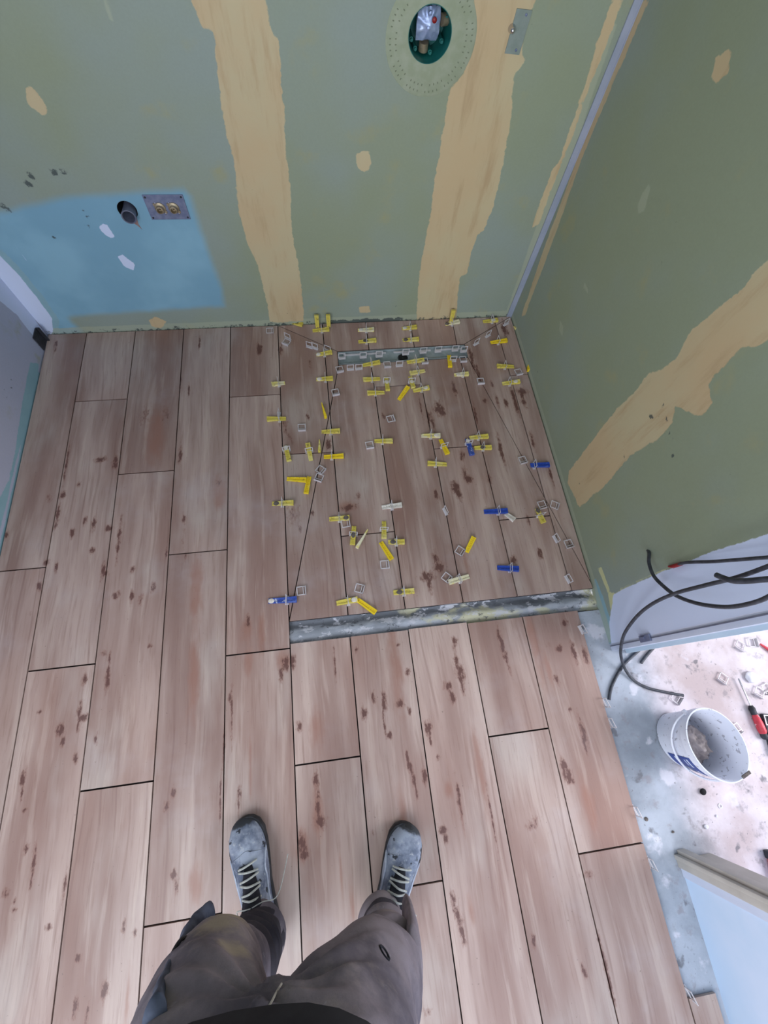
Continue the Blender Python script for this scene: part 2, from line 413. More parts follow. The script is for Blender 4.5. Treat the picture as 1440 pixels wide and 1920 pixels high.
def grid(us, vs_, f, holes=()):
    U, V = np.meshgrid(us, vs_, indexing='ij'); nu, nv = len(us), len(vs_)
    uv = np.stack([U.ravel(), V.ravel()], 1)
    cu = (us[:-1] + us[1:]) / 2; cv = (vs_[:-1] + vs_[1:]) / 2
    keep = np.ones((nu - 1, nv - 1), bool)
    for (hu, hv, r) in holes:
        keep &= np.hypot(cu[:, None] - hu, cv[None, :] - hv) > r
    idx = np.arange(nu * nv).reshape(nu, nv); q = []
    for i in range(nu - 1):
        for j in range(nv - 1):
            if keep[i, j]: q.append((idx[i, j], idx[i + 1, j], idx[i + 1, j + 1], idx[i, j + 1]))
    for (hu, hv, r) in holes:
        d = np.hypot(uv[:, 0] - hu, uv[:, 1] - hv); s = us[1] - us[0]
        near = (d < r + s * 0.8) & (d > 1e-6)
        uv[near] = np.array([hu, hv]) + (uv[near] - [hu, hv]) * (r / d[near])[:, None]
    return uv, [f(u, v) for u, v in uv], q
def struct_mesh(name, verts, faces, mat):
    me = bpy.data.meshes.new(name); me.from_pydata(verts, [], faces); me.update()
    o = link(name, me, mat); o['kind'] = 'structure'; return o

def bw(px, py): p = on(1, YB, px, py); return (p.x, p.z)
def rw(px, py): p = on(0, XR, px, py); return (p.y, p.z)
def lw(px, py): p = on(0, XL, px, py); return (p.y, p.z)
def polys(fn, *ls): return [[fn(*p) for p in l] for l in ls]
def blobs(P, fn, items):
    r = np.zeros(len(P))
    for px, py, s in items:
        c = fn(px, py); r = np.maximum(r, np.exp(-((P[:, 0] - c[0]) ** 2 + (P[:, 1] - c[1]) ** 2) / (s * s)))
    return r
def dress(o, P, **k):
    for nme in ('d_blue', 'd_teal', 'd_pale', 'd_mud', 'd_yellow', 'd_white', 'd_grey'):
        set_attr(o.data, nme, field(P, k[nme]) if nme in k else np.full(len(P), -1.0))
    set_attr(o.data, 'd_dirt', k.get('d_dirt', np.zeros(len(P))))

# ---- back wall
VB = bw(806, 65); DP = bw(239, 394)          # valve box, waste pipe
us = np.arange(XL, XR + 0.006, 0.01); us[-1] = XR
vz = np.concatenate([np.arange(-0.02, 1.25, 0.01), np.linspace(1.25, 2.5, 14)])
uv, V3, Q = grid(us, vz, lambda u, v: (u, YB, v), holes=[(VB[0], VB[1], 0.062), (DP[0], DP[1], 0.030)])
wall_back = struct_mesh('wall_back', V3, [tuple(reversed(q)) for q in Q], M['wall'])
P = uv
bandA = [(300, -260), (452, -260), (498, 0), (510, 60), (524, 75), (535, 240), (547, 380), (549, 440), (558, 480), (566, 540), (571, 604), (506, 604), (500, 570), (488, 520), (480, 490), (462, 455), (447, 400), (440, 330), (432, 285), (420, 230), (405, 130), (398, 60), (380, 55), (358, 0)]
bandB = [(780, 602), (783, 540), (790, 480), (803, 420), (815, 330), (822, 290), (830, 250), (838, 200), (842, 170), (870, 130), (885, 80), (888, 0), (915, -200), (1060, -200), (1008, 0), (1000, 25), (985, 30), (980, 100), (990, 110), (983, 120), (966, 140), (962, 180), (957, 230), (945, 300), (935, 350), (925, 390), (908, 430), (895, 440), (885, 470), (878, 515), (862, 520), (858, 560), (856, 602)]
rng = random.Random(5)
dress(wall_back, P,
      d_mud=polys(bw, bandA, bandB, [(45, 163), (62, 163), (76, 182), (93, 207), (88, 221), (72, 213), (50, 195)],
                  [(666, 290), (680, 284), (694, 284), (697, 305), (692, 320), (680, 325), (668, 312)],
                  [(278, 600), (290, 593), (312, 602), (305, 618), (284, 616)], [(672, 575), (692, 573), (696, 586), (672, 588)],
                  [(1146, 0), (1168, 0), (1058, 295), (1010, 420), (995, 430), (1034, 320), (1050, 300)], [(1200, -60), (1180, -60), (1146, 0), (1168, 0)]),
      d_blue=polys(bw, [(-80, 405), (0, 385), (60, 372), (120, 358), (240, 352), (345, 342), (368, 365), (384, 430), (402, 480), (424, 540), (430, 580), (370, 584), (290, 589), (200, 594), (140, 600), (176, 634), (60, 650), (-60, 600)]),
      d_white=polys(bw, [(183, 425), (192, 418), (201, 420), (218, 445), (205, 447), (190, 436)], [(219, 481), (228, 475), (254, 495), (250, 507), (232, 500)],
                    [(-30, 440), (0, 478), (40, 520), (72, 560), (98, 596), (101, 622), (92, 634), (60, 600), (-40, 500)], [(-2, 418), (2, 418), (54, 491), (51, 492)]),
      d_teal=polys(bw, [(0, 462), (40, 505), (85, 560), (112, 600), (112, 630), (90, 636), (70, 600), (-20, 500)]),
      d_pale=[[(XL, -0.03), (XR, -0.03), (XR, 0.032), (XL, 0.032)]] + polys(bw, [(188, -20), (200, -20), (215, 42), (204, 46)], [(975, 590), (946, 590), (1140, 40), (1160, 40)]),
      d_dirt=np.maximum(blobs(P, bw, [(100, 322, .012), (120, 322, .012), (60, 332, .014), (55, 345, .012), (10, 390, .016), (155, 395, .008), (165, 406, .008), (164, 424, .010), (95, 421, .006), (122, 375, .007), (232, 581, .005), (541, 588, .006), (742, 573, .006), (755, 600, .006), (163, 435, .006), (100, 445, .006)]),
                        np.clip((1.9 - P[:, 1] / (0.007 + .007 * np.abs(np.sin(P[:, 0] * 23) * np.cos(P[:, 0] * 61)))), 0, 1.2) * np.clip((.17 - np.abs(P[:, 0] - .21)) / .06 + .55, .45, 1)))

# ---- right wall, as far as the doorway
YJ = 0.068                                    # edge of the doorway
us = np.append(np.arange(YJ, YB, 0.01), YB)
uv, V3, Q = grid(us, vz, lambda u, v: (XR, u, v))
wall_right = struct_mesh('wall_right', V3, Q, M['wall'])
P = uv
dress(wall_right, P,
      d_mud=polys(rw, [(1066, 883), (1097, 843), (1155, 766), (1190, 735), (1217, 697), (1240, 690), (1268, 668), (1295, 620), (1341, 580), (1388, 540), (1414, 507), (1440, 485), (1560, 330), (1640, 420), (1440, 640), (1418, 650), (1392, 650), (1352, 690), (1326, 719), (1337, 757), (1315, 781), (1294, 779), (1268, 761), (1261, 795), (1232, 828), (1181, 857), (1148, 897), (1097, 945), (1086, 952), (1064, 905)],
                  [(1370, 86), (1374, 95), (1365, 140), (1341, 160), (1332, 150), (1340, 105)],
                  [(1204, 0), (1217, 0), (1090, 300), (1034, 460), (985, 590), (976, 596), (1020, 465), (1080, 300)]),
      d_pale=[[(YJ, -0.03), (YB, -0.03), (YB, 0.022), (YJ, 0.022)]] + polys(rw, [(1217, 343), (1220, 352), (1209, 397), (1196, 402), (1194, 385), (1205, 360)], [(1096, 521), (1104, 545), (1101, 553), (1092, 540)], [(1050, 600), (1057, 612), (1055, 635), (1048, 620)]),
      d_white=polys(rw, [(1150, 1113), (1200, 1090), (1290, 1050), (1340, 1032), (1440, 1000), (1700, 900), (1700, 1120), (1440, 1160), (1146, 1212), (1142, 1170)]),
      d_yellow=polys(rw, [(1139, 1112), (1153, 1112), (1164, 1165), (1150, 1172)], [(1120, 1065), (1128, 1062), (1146, 1112), (1139, 1112)], [(1148, 1116), (1300, 1050), (1298, 1044), (1148, 1109)]),
      d_teal=polys(rw, [(1112, 1090), (1117, 1082), (1130, 1115), (1148, 1172), (1152, 1215), (1146, 1240), (1120, 1140)]),
      d_dirt=blobs(P, rw, [(1244, 761, .008), (1221, 782, .010), (1235, 784, .006), (1250, 786, .007), (1170, 855, .006), (1086, 905, .006), (1090, 912, .005), (1241, 493, .005), (1076, 937, .006), (1008, 698, .006), (1257, 812, .005), (1260, 826, .004), (1262, 856, .004)]))

# ---- left wall
us = np.append(np.arange(0.2, YB, 0.01), YB)
uv, V3, Q = grid(us, vz, lambda u, v: (XL, u, v))
wall_left = struct_mesh('wall_left', V3, [tuple(reversed(q)) for q in Q], M['wall_left'])
P = uv
dress(wall_left, P,
      d_teal=[[(.2, -.05), (1.37, -.05), (1.37, .008), (.2, .008)]] + polys(lw, [(56, 678), (74, 682), (60, 760), (30, 870), (0, 1000), (-40, 1100), (-50, 1060), (-20, 960), (0, 930), (15, 900), (28, 840), (40, 760), (48, 720)]),
      d_white=polys(lw, [(-60, 380), (0, 500), (60, 590), (88, 632), (70, 640), (30, 590), (-30, 540)]),
      d_dirt=blobs(P, lw, [(8, 732, .006), (20, 727, .006), (14, 745, .006), (27, 750, .005), (22, 712, .005), (6, 738, .004)]))

# rest of the room shell, behind and beside the photographer
def slab_box(name, lo, hi, mat):
    c = [(a + b) / 2 for a, b in zip(lo, hi)]; d = [b - a for a, b in zip(lo, hi)]
    o = MB().box(c, d).build(name, mat, sm=0); o['kind'] = 'structure'; return o
for lo, hi in (((XL - .1, -2.5, -.05), (XL, -1.75, 2.5)), ((XL - .1, -.55, -.05), (XL, .2, 2.5)), ((XL - .1, -1.75, -.05), (XL, -.55, .88)), ((XL - .1, -1.75, 2.12), (XL, -.55, 2.5))):
    slab_box('wall_left', lo, hi, M['plain'])
fr = MB()
for c, d in (((XL - .05, -1.15, .90), (.05, 1.2, .05)), ((XL - .05, -1.15, 2.10), (.05, 1.2, .05)), ((XL - .05, -1.72, 1.5), (.05, .05, 1.2)), ((XL - .05, -.58, 1.5), (.05, .05, 1.2)), ((XL - .05, -1.15, 1.5), (.04, .05, 1.16))):
    fr.box(c, d)
wf2 = fr.build('window_2', M['jamb'], sm=0); wf2['kind'] = 'structure'
slab_box('wall_right', (0.911, -2.5, -0.05), (1.01, -0.565, 2.5), M['lowwall'])
slab_box('wall_right', (0.897, -0.56, 2.05), (1.0, YJ, 2.5), M['plain'])
slab_box('ceiling', (XL - 0.1, -2.6, 2.5), (3.2, YB + 0.1, 2.58), M['ceiling'])
# front wall with window opening
for lo, hi in (((XL - .1, -2.5, -.05), (-.6, -2.4, 2.5)), ((.8, -2.5, -.05), (3.2, -2.4, 2.5)), ((-.6, -2.5, -.05), (.8, -2.4, .8)), ((-.6, -2.5, 2.2), (.8, -2.4, 2.5))):
    slab_box('wall_front', lo, hi, M['plain'])
fr = MB()
for c, d in (((.1, -2.45, .83), (1.4, .06, .06)), ((.1, -2.45, 2.17), (1.4, .06, .06)), ((-.57, -2.45, 1.5), (.06, .06, 1.4)), ((.77, -2.45, 1.5), (.06, .06, 1.4)), ((.1, -2.45, 1.5), (.05, .05, 1.34))):
    fr.box(c, d)
wf = fr.build('window_1', M['jamb'], sm=0); wf['kind'] = 'structure'
# next room
slab_box('wall_back', (1.0, .95, -.05), (3.2, 1.05, 2.5), M['plain'])
for lo, hi in (((3.1, -2.5, -.05), (3.2, -1.3, 2.5)), ((3.1, .1, -.05), (3.2, 1.0, 2.5)), ((3.1, -1.3, -.05), (3.2, .1, .8)), ((3.1, -1.3, 2.2), (3.2, .1, 2.5))):
    slab_box('wall_right', lo, hi, M['plain'])

# corner strip in the back right corner
cs = MB().box((XR - 0.012, YB - 0.0035, 1.245), (0.022, 0.004, 2.51)).box((XR - 0.0015, YB - 0.004, 1.245), (0.003, 0.006, 2.51)).build('trim_1', M['strip'], sm=0)
cs['kind'] = 'structure'

# ---- doorway frame
dj = empty('door_1', (XR, YJ, 0)); dj['kind'] = 'structure'
MB().box((0.052, -0.012, 1.02), (0.104, 0.024, 2.06), bevel=.002).build('door_jamb', M['jamb'], dj, sm=30)
MB().box((0.055, -0.030, 1.02), (0.012, 0.014, 2.06)).box((0.098, -0.028, 1.02), (0.012, 0.012, 2.06)).build('jamb_stop', M['jamb_blue'], dj, sm=0)
MB().box((-0.0015, -0.008, 1.02), (0.003, 0.003, 2.05)).build('edge_strip', M['pvc'], dj, sm=0)  # grey strip painted in for the shadow line between wall face and frame
sp_ = rw(1212, 1197)
kp = MB().box((-0.004, -0.006, sp_[1]), (0.006, 0.020, 0.05), bevel=.001).box((-0.008, -0.004, sp_[1] - .004), (0.006, 0.006, 0.016)).build('latch_keeper', M['galv'], dj, sm=0)
kp['label'] = 'small grey metal latch keeper'
# the opposite jamb with a two-step beige casing
dj2 = empty('door_2', (0.911, -0.565, 0)); dj2['kind'] = 'structure'
MB().box((0.045, 0.010, 1.02), (0.110, 0.020, 2.06), bevel=.002).build('door_jamb', M['casing'], dj2, sm=30)
MB().box((-0.003, 0.026, 1.02), (0.020, 0.012, 2.06), bevel=.002).box((0.012, 0.035, 1.02), (0.024, 0.014, 2.06), bevel=.002).build('jamb_stop', M['casing'], dj2, sm=30)
MB().box((-0.002, -0.012, 1.02), (0.004, 0.024, 2.06)).build('edge_strip', M['jamb'], dj2, sm=0)  # pale strip between casing and wall

# ---- dark metal corner bracket at the foot of the left wall
c_ = on(0, XL, 73, 650)
br = MB().box((XL + 0.003, 1.505, 0.036), (0.004, 0.052, 0.07)).box((XL + 0.010, 1.532, 0.036), (0.014, 0.003, 0.07)).build('corner_bracket', M['black'], sm=0)
tag(br, 'small dark metal plate at the foot of the left wall in the corner', 'metal plate')

# ------------------------------------------------------------ floor
XS = [XL + 0.004, -0.9868, -0.7897, -0.5895, -0.3916, -0.1866, 0.0101, 0.2071, 0.4120, 0.6093, 0.8127]
G = 0.0019
DZ = 0.014
def fz(x, y):
    if x < -0.1866 or y < 0.262: return 0.0
    return -DZ * max(0.0, min(1.0, (x + .1866) / .252, (XR - x) / .252, (1.566 - y) / .148, (y - .262) / 1.08))
tl, tr_, bl, br_ = (-0.1866, 1.566), (XR, 1.566), (-0.1866, 0.262), (XR, 0.262)
d1, d2, d3, d4 = (.066, 1.417), (.646, 1.425), (.646, 1.347), (.066, 1.341)
FAC = [[tl, tr_, d2, d1], [tl, d1, d4, bl], [tr_, br_, d3, d2], [d4, d3, br_, bl]]
JY = {0: [.532, -.489], 1: [1.211, .198, -.83], 2: [.869, -.149, -1.17], 3: [.536, -.481], 4: [1.191, .176, -1.85],
      5: [.905, -.162, -1.18], 6: [.548, -.495], 7: [1.211, -1.85], 8: [.886, -.160, -1.18], 9: [.555, -.490], 10: [1.226]}
rng = random.Random(11)
planks = []
for c in range(11):
    x0, x1 = (XS[c], XS[c + 1]) if c < 10 else (XS[10], XR - .004)
    spans = [(YB - .005, None)]
    js = JY[c]
    if c < 5: ys = [YB - .005] + js + [-2.2]; segs = list(zip(ys, ys[1:]))
    else:
        a = [YB - .005] + [j for j in js if j > .262] + [.262]; segs = list(zip(a, a[1:]))
        if c < 10:
            b = [.190 + rng.uniform(-.004, .004)] + [j for j in js if j < .19] + [-2.2]; segs += list(zip(b, b[1:]))
        else: segs += [(-.835, -2.2)]
    for (ya, yb) in segs:
        planks.append((x0 + G, x1 - G, yb + (G + .0004 if yb in js else 0), ya - (G + .0004 if ya in js else 0), c >= 5 and ya > .262))

def fill(bm, pid, lay):
    bmesh.ops.dissolve_degenerate(bm, dist=1e-6, edges=bm.edges)
    for v in bm.verts:
        v.co.z = fz(v.co.x, v.co.y); v[lay] = pid
    be = [e for e in bm.edges if e.is_boundary]
    r = bmesh.ops.extrude_edge_only(bm, edges=be)
    for v in r['geom']:
        if isinstance(v, bmesh.types.BMVert): v.co.z -= .0085; v[lay] = pid
big = bmesh.new(); tmp_me = bpy.data.meshes.new('tmp')
for i, (x0, x1, y0, y1, shower) in enumerate(planks):
    if x1 - x0 < .01: continue
    pid = (i * 0.618) % 1 * 10 + i * 0.13
    def base():
        bm = bmesh.new(); lay = bm.verts.layers.float.new('pid')
        nx = max(2, int((x1 - x0) / .0065)); vis = min(y1, 1.6) - max(y0, -1.2)
        ylist = list(np.linspace(max(y0, -1.1), y1, max(2, int((y1 - max(y0, -1.1)) / .0085)))) if y1 > -1.1 else [y1]
        if y0 < -1.1: ylist = [y0] + ylist
        g = [[bm.verts.new((x0 + (x1 - x0) * a / nx, y, 0)) for y in ylist] for a in range(nx + 1)]
        for a in range(nx):
            for b in range(len(ylist) - 1):
                bm.faces.new((g[a][b], g[a + 1][b], g[a + 1][b + 1], g[a][b + 1]))
        return bm, lay
    parts = []
    if not shower: parts.append(base())
    else:
        for F in FAC:
            bm, lay = base()
            cx = sum(p[0] for p in F) / 4; cy = sum(p[1] for p in F) / 4
            for k in range(4):
                a = Vector(F[k]); b = Vector(F[(k + 1) % 4]); d = (b - a).normalized(); nrm = Vector((-d.y, d.x))
                if nrm.dot(Vector((cx, cy)) - a) < 0: nrm = -nrm
                p = a + nrm * .0017
                bmesh.ops.bisect_plane(bm, geom=bm.verts[:] + bm.edges[:] + bm.faces[:], dist=1e-6, plane_co=(p.x, p.y, 0), plane_no=(-nrm.x, -nrm.y, 0), clear_outer=True)
            if bm.faces: parts.append((bm, lay))
            else: bm.free()
    for bm, lay in parts:
        fill(bm, pid, lay); bm.to_mesh(tmp_me); bm.free(); big.from_mesh(tmp_me)
bmesh.ops.recalc_face_normals(big, faces=big.faces)
fme = bpy.data.meshes.new('floor'); big.to_mesh(fme); big.free()
floor = link('floor', fme, M['wood']); floor['kind'] = 'structure'
n = len(fme.vertices); cod = np.empty(n * 3, np.float32); fme.vertices.foreach_get('co', cod); cod = cod.reshape(-1, 3)

# marks on the planks: (px, py, half length along the plank, half width, kind) ; k knot, s streak, m reddish smear, p speckle
KN = """125 869 30 2.5;147 909 4 4;92 933 7 8 p;118 928 7 5;107 967 20 4;217 866 12 6;189 861 4 12;159 977 8 4;176 983 14 4;135 1000 8 5;203 990 5 7;223 1009 34 3.5;
172 1032 5 5;193 1070 14 4;249 1066 6 5;312 1037 9 3;105 1064 10 3;87 1055 5 5;12 1003 8 5;270 780 14 12 p;312 777 16 12 p;293 815 40 18 m;339 720 14 2;338 854 14 4;354 731 10 2;374 645 14 2;
345 973 8 4;343 1010 26 1.6;411 905 9 9 p;412 925 22 12 m;104 649 10 3;197 1076 5 6;218 1116 6 7;247 1119 12 4;263 1125 9 4;287 1101 8 5;281 1211 4 4;195 1225 4 6;202 1272 20 5;203 1250 30 1.5;159 1275 10 5;
150 1330 16 4;156 1345 6 10;113 1370 9 10;118 1391 9 5;147 1358 12 3;43 1461 16 6;40 1490 14 2;73 1098 8 6;58 1150 8 3 p;73 1336 4 4;348 1046 8 2;367 1110 60 12 m;364 1270 60 12 m;431 1309 10 4;325 1486 10 4;312 1512 9 6;325 1640 10 6;367 1661 26 14 m;
330 1664 20 3;141 1422 10 5;180 1385 10 4;47 1519 4 5;49 1591 8 5;64 1609 26 4;60 1645 20 3;12 1674 8 7;27 1689 5 4;26 1706 4 5;92 1738 6 8;232 1738 14 3.5;252 1748 7 6;147 1796 8 7;196 1857 16 8;141 1890 18 5;163 1903 16 4;122 1661 26 3;413 1496 40 2;238 1880 40 4 m;
464 1164 10 5;462 1180 20 10 m;490 1190 30 8 m;432 1310 9 4;434 1340 60 1;531 1235 18 14 m;536 1243 12 9;548 1240 14 4;527 1265 14 4;466 1240 20 8 m;627 1240 28 2.2;550 1238 9 5;561 1362 9 6;595 1374 32 12 m;448 1487 14 4;448 1510 16 2;668 1219 4 4;747 1208 4 4;764 1260 6 5;
721 1313 16 5;720 1350 30 1.2;700 1307 10 4;751 1319 7 8;683 1337 10 6;731 1378 7 6;767 1332 8 4;764 1425 18 3.5;772 1448 18 3;779 1474 22 3;803 1366 16 6;807 1385 16 2;822 1420 4 5;841 1287 8 9;848 1306 12 6;857 1246 16 5;852 1203 10 5;864 1262 14 9;867 1285 18 3;
593 1463 14 6;595 1520 46 9 m;596 1510 30 5;601 1541 10 12;566 1584 26 12 m;566 1580 20 8;571 1600 12 8;796 1453 14 6;831 1556 8 8;836 1572 8 5;413 1501 40 2;935 1190 14 4;942 1212 22 5;951 1238 26 2.5;1059 1168 6 7;1048 1216 6 8;1076 1223 18 5;1097 1229 12 6;1030 1258 30 5 m;1044 1274 8 5;
1028 1210 6 5 p;1068 1330 4 5;1094 1376 20 6;1096 1400 18 2;1086 1350 18 2;1058 1440 16 8;1064 1455 10 10;1072 1465 5 8;841 1481 12 8 m;861 1500 34 3.5;866 1530 26 3 m;1001 1542 12 12 p;1103 1507 34 12 m;923 1535 50 2;851 1693 22 5;858 1718 20 5;867 1748 24 5;882 1707 24 6 m;1000 1765 12 5;
1095 1820 12 5;1138 1822 60 4;997 1548 8 14 p;1104 1641 8 18 p;799 1896 10 12 p;486 655 10 6;527 655 8 5;581 681 7 3;577 779 5 4;534 801 14 10 p;544 819 10 8 p;616 830 9 5;719 778 5 4;946 614 12 6;885 662 10 5;888 680 16 3;898 695 12 3.5;853 725 14 4;824 764 12 10;830 770 6 8;804 780 16 3;812 789 16 3;
934 750 9 3;950 754 7 4;923 717 5 4;911 749 4 6;980 733 6 10;981 748 14 4;966 750 26 4;892 772 20 3;651 950 8 16 m;654 950 5 14;550 965 16 16 p;563 990 6 3;585 960 4 4;672 928 6 4;941 843 24 4;867 853 8 5;872 885 14 4;879 896 6 10;853 912 9 9;861 925 10 5;819 927 10 4;919 896 7 4;992 977 9 3;
817 1047 12 6;824 1062 8 10;801 1080 8 14;805 1093 16 5;963 1050 7 6;1013 1038 9 5;872 1050 26 4 m;1033 890 18 3;999 824 14 3;420 1400 30 1;790 760 20 2;760 1800 4 4;640 1640 40 3 m;700 1560 5 3;660 1700 40 4 m;760 1560 60 8 m;470 1440 60 3 m;740 1240 80 12 m;900 1440 60 8 m;1000 1200 60 8 m"""
knot = np.zeros(n); smear = np.zeros(n)
for it in KN.replace('\n', '').split(';'):
    f_ = it.split(); px, py, hl, hw = map(float, f_[:4]); kd = f_[4] if len(f_) > 4 else 'k'
    a = at(px, py); s_ = (at(px + 1, py) - a).length; l_ = (at(px, py + 1) - a).length
    rx = max(hw * s_, .0028) * 1.2; ry = max(hl * l_, .0035) * 1.5
    dx = (cod[:, 0] - a.x) / rx; dy = (cod[:, 1] - a.y) / ry
    g_ = np.exp(-(dx * dx + dy * dy) * 0.9)
    if kd == 'm': smear = np.maximum(smear, g_ * 0.95)
    elif kd == 'p': knot = np.maximum(knot, g_ * 0.64)
    else: knot = np.maximum(knot, g_)
set_attr(fme, 'knot', knot); set_attr(fme, 'smear', smear)

# dark adhesive bed under the planks, slab beyond them, open channel between shower and room
def bed():
    xs = np.append(np.linspace(XL, 0.8105, 50), np.linspace(.82, XR, 8)); ys = np.linspace(.262, YB, 50)
    idx = {}; vt = []; fc = []
    for i, x in enumerate(xs):
        for j, y in enumerate(ys): idx[i, j] = len(vt); vt.append((x, y, fz(x, y) - .0105))
    inr = lambda x, y: .07 < x < .642 and 1.345 < y < 1.415
    for i in range(len(xs) - 1):
        for j in range(len(ys) - 1):
            if inr((xs[i] + xs[i + 1]) / 2, (ys[j] + ys[j + 1]) / 2): continue
            fc.append((idx[i, j], idx[i + 1, j], idx[i + 1, j + 1], idx[i, j + 1]))
    k = len(vt)
    vt.extend([(XL, -2.4, -.0105), (.8105, -2.4, -.0105), (.8105, .188, -.0105), (XL, .188, -.0105), (XL, .262, -.0105), (-.1866, .188, -.0105), (-.1866, .262, -.0105)])
    fc += [(k, k + 1, k + 2, k + 3), (k + 3, k + 5, k + 6, k + 4)]
    return struct_mesh('adhesive_bed', vt, fc, M['bed'])
bed()
struct_mesh('leak_block_sheet', [(XL - .05, -2.45, -.045), (3.2, -2.45, -.045), (3.2, YB + .05, -.045), (XL - .05, YB + .05, -.045)], [(0, 1, 2, 3)], M['bed'])  # dark sheet added under the floor to block light leaking through gaps
xs = np.linspace(.8095, 3.15, 60); ys = np.append(np.linspace(-2.4, .186, 59), .262)
sv = [(x, y, -.011) for x in xs for y in ys]; sf = [(i * 60 + j, (i + 1) * 60 + j, (i + 1) * 60 + j + 1, i * 60 + j + 1) for i in range(59) for j in range(59) if not (xs[i + 1] < .93 and ys[j + 1] > .187)]
slab = struct_mesh('concrete_slab', sv, sf, M['slab'])
struct_mesh('concrete_slab', [(1.0, .262, -.011), (3.15, .262, -.011), (3.15, 1.0, -.011), (1.0, 1.0, -.011)], [(0, 1, 2, 3)], M['slab'])

# the channel: rounded cement fillet in a gap left between the tiles
prof = [(.2625, -.0085), (.262, -.015), (.257, -.021), (.249, -.0215), (.240, -.017), (.232, -.0125), (.222, -.0095), (.212, -.0105), (.204, -.014), (.198, -.018), (.190, -.019), (.186, -.0085)]
nx = 150; vt = []; fc = []
for i in range(nx + 1):
    x = -.1885 + (XR + .006 + .1885) * i / nx
    for (y, z) in prof:
        q = mnoise.noise(Vector((x * 16, y * 60, 0))) * .0035
        end = max(0, (x - .86) / .04)
        vt.append((x, y + (mnoise.noise(Vector((x * 9, 3, y * 30))) * .003), z + q - (.004 * end if .2 < y < .25 else 0)))
m_ = len(prof)
for i in range(nx):
    for j in range(m_ - 1): fc.append((i * m_ + j, i * m_ + j + 1, (i + 1) * m_ + j + 1, (i + 1) * m_ + j))
ch = struct_mesh('cement_channel', vt, fc, M['mortar']); smooth(ch.data, 60)

# ------------------------------------------------------------ shower drain
dr = empty('shower_drain', (.356, 1.381, -DZ - .004))
tag(dr, 'long grey linear shower drain slot set in the sloping tiles, with a round outlet hole', 'shower drain')
ang = math.atan2(.008, .58)
dr.rotation_euler = (0, 0, ang)
L_, W_ = .288, .033
b = MB(); b.box((0, 0, -.006), (2 * L_, 2 * W_, .002)).box((0, W_, -.001), (2 * L_, .002, .012)).box((0, -W_, -.001), (2 * L_, .002, .012)).box((-L_, 0, -.001), (.002, 2 * W_, .012)).box((L_, 0, -.001), (.002, 2 * W_, .012))
b.build('channel_body', M['drainbody'], dr, sm=0)
b = MB()
for (x0, x1) in ((-.265, -.19), (-.165, -.075), (-.04, .055), (.075, .13), (.15, .27)):
    b.box(((x0 + x1) / 2, .022, -.003), (x1 - x0, .007, .004))
b.build('steel_ledge', M['clip'], dr, sm=0)
hx = at(755, 665, -DZ).x - .356
MB().lathe([(.0235, -.0045), (.0205, -.0044), (.0195, -.012), (.018, -.05), (.001, -.05)], (hx, -.012, 0), seg=28).build('outlet_rim', M['black'], dr)
MB().lathe([(.0200, -.0040), (.001, -.0040)], (hx, -.012, 0), seg=28).build('outlet_hole', M['dark'], dr)

# ------------------------------------------------------------ levelling wedges and clips
def wedge_mesh(name, L, W, H, flat=False):
    b = MB(); n = 9
    pr = []
    for i in range(n + 1):
        t = i / n; pr.append((L * (t - .5), .003 + (H - .003) * t))
    bm = b.bm; rows = []
    for x, h_ in pr:
        w = W / 2 * (0.86 + .14 * (x / L + .5))
        rows.append([bm.verts.new(p) for p in ((x, -w, 0), (x, -w, h_), (x, -w * .45, h_), (x, -w * .45, h_ - .0024), (x, w * .45, h_ - .0024), (x, w * .45, h_), (x, w, h_), (x, w, 0))])
    b._skin(rows, True)
    # cross ribs in the hollow
    for i in range(1, n):
        x, h_ = pr[i]; b.box((x, 0, h_ - .0009), (.0012, W * .42, .0016))
    b.box((L * .49, 0, H / 2), (.003, W, H))
    o = b.build(name, None, sm=0); me = o.data; bpy.data.objects.remove(o); return me
def make_clip(name, W=.028, H=.030, t=.0016):
    b = MB()
    s = .0030
    b.box((-W / 2, 0, H / 2), (s, t, H)).box((W / 2, 0, H / 2), (s, t, H)).box((0, 0, H), (W + s, t, s)).box((0, 0, .0015), (W + s, t, s))
    b.box((0, 0, .009), (W, t, .0022)).box((0, 0, .0005), (W + s, .012, .001))
    o = b.build(name, M['clip'], sm=0); me = o.data; bpy.data.objects.remove(o); return me
CLIP = make_clip('levelling_clip')
WEDGES = {}
def wedge_me(kind, L):
    k = (kind, round(L, 3))
    if k not in WEDGES:
        me = wedge_mesh('levelling_wedge', L, .0185 if not kind.startswith('blue') else .020, .011)
        me.materials.append(M[kind]); WEDGES[k] = me
    return WEDGES[k]
